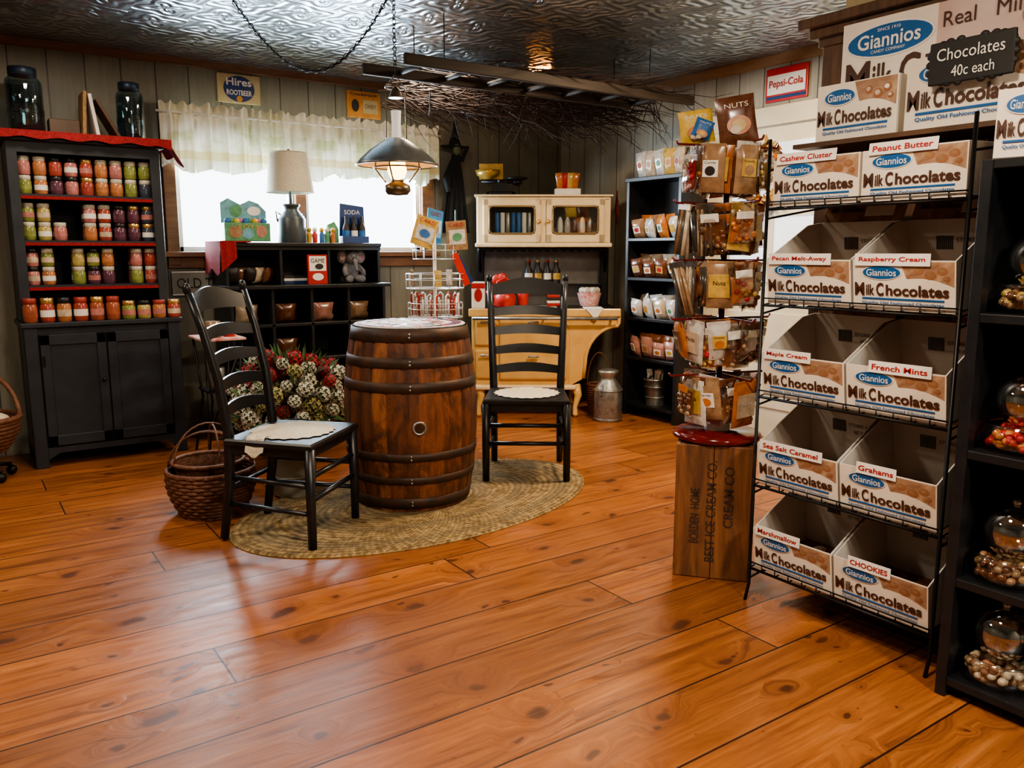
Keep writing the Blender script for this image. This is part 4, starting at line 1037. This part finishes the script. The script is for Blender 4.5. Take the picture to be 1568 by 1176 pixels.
m.text("M",(-.245,-.004,.215),.09,chocd,.105,.02); m.text("ilk",(-.155,-.004,.208),.07,chocd,.09,.02); m.text("C",(-.06,-.004,.215),.07,chocd,.105,.02); m.text("hocolates",(.22,-.004,.208),.46,chocd,.09,.02); m.bb(-.28,.42,-.002,0,.11,.13,oval)
for (x,z,r_) in ((.32,.31,.05),(.40,.34,.04),(.10,.10,.04)): m.disc((x,-.0025,z),r_,r_*.8,choc,20)
m.obj("candy_poster",(2.625,1.49,1.616),-90)
m=M(); chalk=P("chalkboard",(.012,.012,.012),None,10,.6); m.bb(-.12,.12,-.006,.006,-.06,.06,chalk,.004)
for i in range(26):
    a_=2*pi*i/26; m.ell((.118*math.copysign(abs(math.cos(a_))**.6,math.cos(a_)),0,.058*math.copysign(abs(math.sin(a_))**.6,math.sin(a_))),(.014,.006,.012),chalk,8,6)
m.text("Chocolates",(0,-.009,.022),.19,paper,.034,.0); m.text("40c each",(0.01,-.009,-.028),.12,paper,.030,.0); m.tube([(0,.005,.0),(0,.02,-.03)],.004,iron,6)
m.obj("price_sign",(2.465,1.275,1.795),-90)
# brown cupboard behind
m=M()
m.bb(2.78,3.30,.55,1.98,0,2.0,woodmd,.004)
for k,(o_,z) in enumerate(((.02,2.0),(.045,2.03),(.075,2.065))): m.bb(2.78-o_,3.30,.55-o_,1.98+o_,z-.0,z+.036,woodmd,.006)
m.bb(2.765,2.78,1.90,1.98,.1,2.0,woodmd,.003); m.bb(2.765,2.78,1.3,1.36,.1,2.0,woodmd,.003)
m.obj("tall_cupboard")
m=M(); m.bb(-.17,.17,0,.02,0,.24,tan,.004); m.disc((0,-.003,.10),.13,.085,P("sign_dkgreen",(.05,.07,.04),None,9,.5)); m.text("DAIRY WAGON",(0,-.006,.12),.19,tan,.022,.02); m.text("FRESH",(0,-.006,.08),.1,tan,.02)
m.obj("dairy_sign",(2.74,1.71,2.102),-90)
for (x,y,r_,h_) in ((2.95,1.25,.10,.22),(2.95,1.52,.08,.18)): 
    m=M(); m.lathe([(r_,0),(r_,h_*.8),(r_*.6,h_),(r_*.6,h_*1.05)],steel,(0,0,0),20); m.obj("tin_canister",(x,y,2.102))

# wreath on door
m=M(); lg=[col("wreath_gold",(.5,.3,.08),.7),col("wreath_brown",(.14,.07,.03),.8),col("wreath_orange",(.5,.17,.03),.7)]
rw=random.Random(2)
for i in range(170):
    a_=rw.random()*2*pi; r_=.17+rw.gauss(0,.025); c=Vector((r_*math.cos(a_),-.02+rw.uniform(-.03,.01),r_*math.sin(a_))); d=Vector((rw.gauss(0,1),rw.gauss(-.5,.5),rw.gauss(0,1))).normalized(); s2=d.orthogonal().normalized()*.014
    m.add([c,c+d*.03+s2,c+d*.065,c+d*.03-s2],[(0,1,2,3)],lg[i%3])
m.ring((0,-.02,0),.17,.17,.025,lg[1],28,8,Matrix.Rotation(R(90),4,'X'))
m.obj("autumn_wreath",(WX-.09,3.58,1.74),-90)

# ------------------------------------------------------------------ black shelf right with globe jars
m=M(); bx0,bx1=2.23,2.64; by0,by1=.35,1.105; TZ=1.485
for y in (by0,by1-.03): m.bb(bx0,bx0+.04,y,y+.03,0,TZ,black,.003); m.bb(bx1-.04,bx1,y,y+.03,0,TZ,black,.003)
m.bb(bx0+.04,bx1-.04,by1-.02,by1-.008,0,TZ,black)
m.bb(bx1-.01,bx1,by0,by1,0,TZ,blackint)
for z in (.06,.355,.72,1.09,TZ): m.bb(bx0+.005,bx1,by0+.005,by1-.005,z-.025,z,black,.003)
m.obj("black_display_shelf")
for z,cs in ((.06,[BC[3],BC[2],cardb]),(.355,[BC[1],BC[3],wickerl,BC[1]]),(.72,[redp,org,printr]),(1.09,[BC[3],BC[4],BC[1]])):
    m=M(); rj=random.Random(int(z*100))
    # round glass jar: squat candy-filled body with a big clear globe lid
    m.lathe([(0,.003),(.085,.003),(.102,.016),(.106,.05),(.092,.072)],glass,(0,0,0),36,caps=False); m.ring((0,0,.072),.090,.090,.004,globe,32,6)
    for i in range(120):
        a_=rj.random()*2*pi; r_=.080*math.sqrt(rj.random()); m.ell((r_*math.cos(a_),r_*math.sin(a_),.018+.035*rj.random()),(.017,.012,.012),rj.choice(cs),8,5)
    m.ell((0,0,.140),.076,globe,36,22); m.ell((0,0,.140),.073,glass,36,22); m.ell((0,0,.222),(.014,.014,.012),globe)
    m.obj("glass_candy_jar",(bx0+.115,.985,z))
# wicker seat at the far left
m=M()
for q in range(5):
    a_=2*pi*q/5+.3; m.tube([(0,0,.09),(.16*math.cos(a_),.16*math.sin(a_),.06)],.012,iron); m.ell((.16*math.cos(a_),.16*math.sin(a_),.028),.028,iron)
m.cyl((0,0,.06),.02,.12,iron)
for k in range(8):
    rr=.14+.07*math.sin(k/7*pi/2); m.ring((0,0,.17+k*.022),rr,rr,.013,wicker,26,6)
m.lathe([(0,.17),(.14,.17),(.2,.30)],wicker,(0,0,0),24,caps=False)
m.ring((0,0,.345),.215,.215,.016,wicker,28,7)
m.tube([(.215*math.cos(t),.08*math.sin(t*2),.345+.26*math.sin(t)) for t in [pi*i/20 for i in range(21)]],.014,wicker,6)
m.ell((0,0,.33),(.17,.17,.05),lace)
m.obj("wicker_basket_stand",(.055,5.28,0))

# ------------------------------------------------------------------ lights
def area(name,loc,rot,sx,sy,p,c):
    l=bpy.data.lights.new(name,'AREA'); l.shape='RECTANGLE'; l.size=sx; l.size_y=sy; l.energy=p; l.color=c
    o=bpy.data.objects.new(name,l); o.location=loc; o.rotation_euler=rot; scene.collection.objects.link(o); return o
def point(name,loc,p,c,r=.05):
    l=bpy.data.lights.new(name,'POINT'); l.energy=p; l.color=c; l.shadow_soft_size=r
    o=bpy.data.objects.new(name,l); o.location=loc; scene.collection.objects.link(o); return o
area("daylight_window",(2.22,6.15,1.75),(R(-90),0,0),2.0,.9,225,(.72,.87,1))
point("pendant_glow",(LX,LY,1.62),19,(1,.60,.28),.04)
for i,(x,y,p,c) in enumerate(((.9,1.1,46,(1,.81,.60)),(-.7,3.4,26,(1,.86,.68)),(3.35,3.1,58,(1,.77,.52)),(1.4,-1.0,80,(1,.87,.71)),(2.6,4.6,20,(1,.80,.57)),(.6,4.6,14,(1,.84,.66)))):
    l=area("ceiling_fill_light",(x,y,CH-.06),(0,0,0),.3,.3,p,c)  # added warm overhead fill without fixtures; partly stands for unseen ceiling bulbs
world=bpy.data.worlds.new("World"); scene.world=world; world.use_nodes=True
bg=world.node_tree.nodes["Background"]; bg.inputs[0].default_value=(.9,.96,1,1); bg.inputs[1].default_value=4.0
try:
    scene.view_settings.look='AgX - Medium High Contrast'
except Exception: pass
scene.view_settings.exposure=.42

# ------------------------------------------------------------------ camera
cam=bpy.data.cameras.new("camera"); co=bpy.data.objects.new("camera",cam); scene.collection.objects.link(co)
cam.sensor_width=36; cam.lens=28.7; co.location=(0,0,1.25); co.rotation_euler=(R(90-9.2),0,R(-34.5)); scene.camera=co
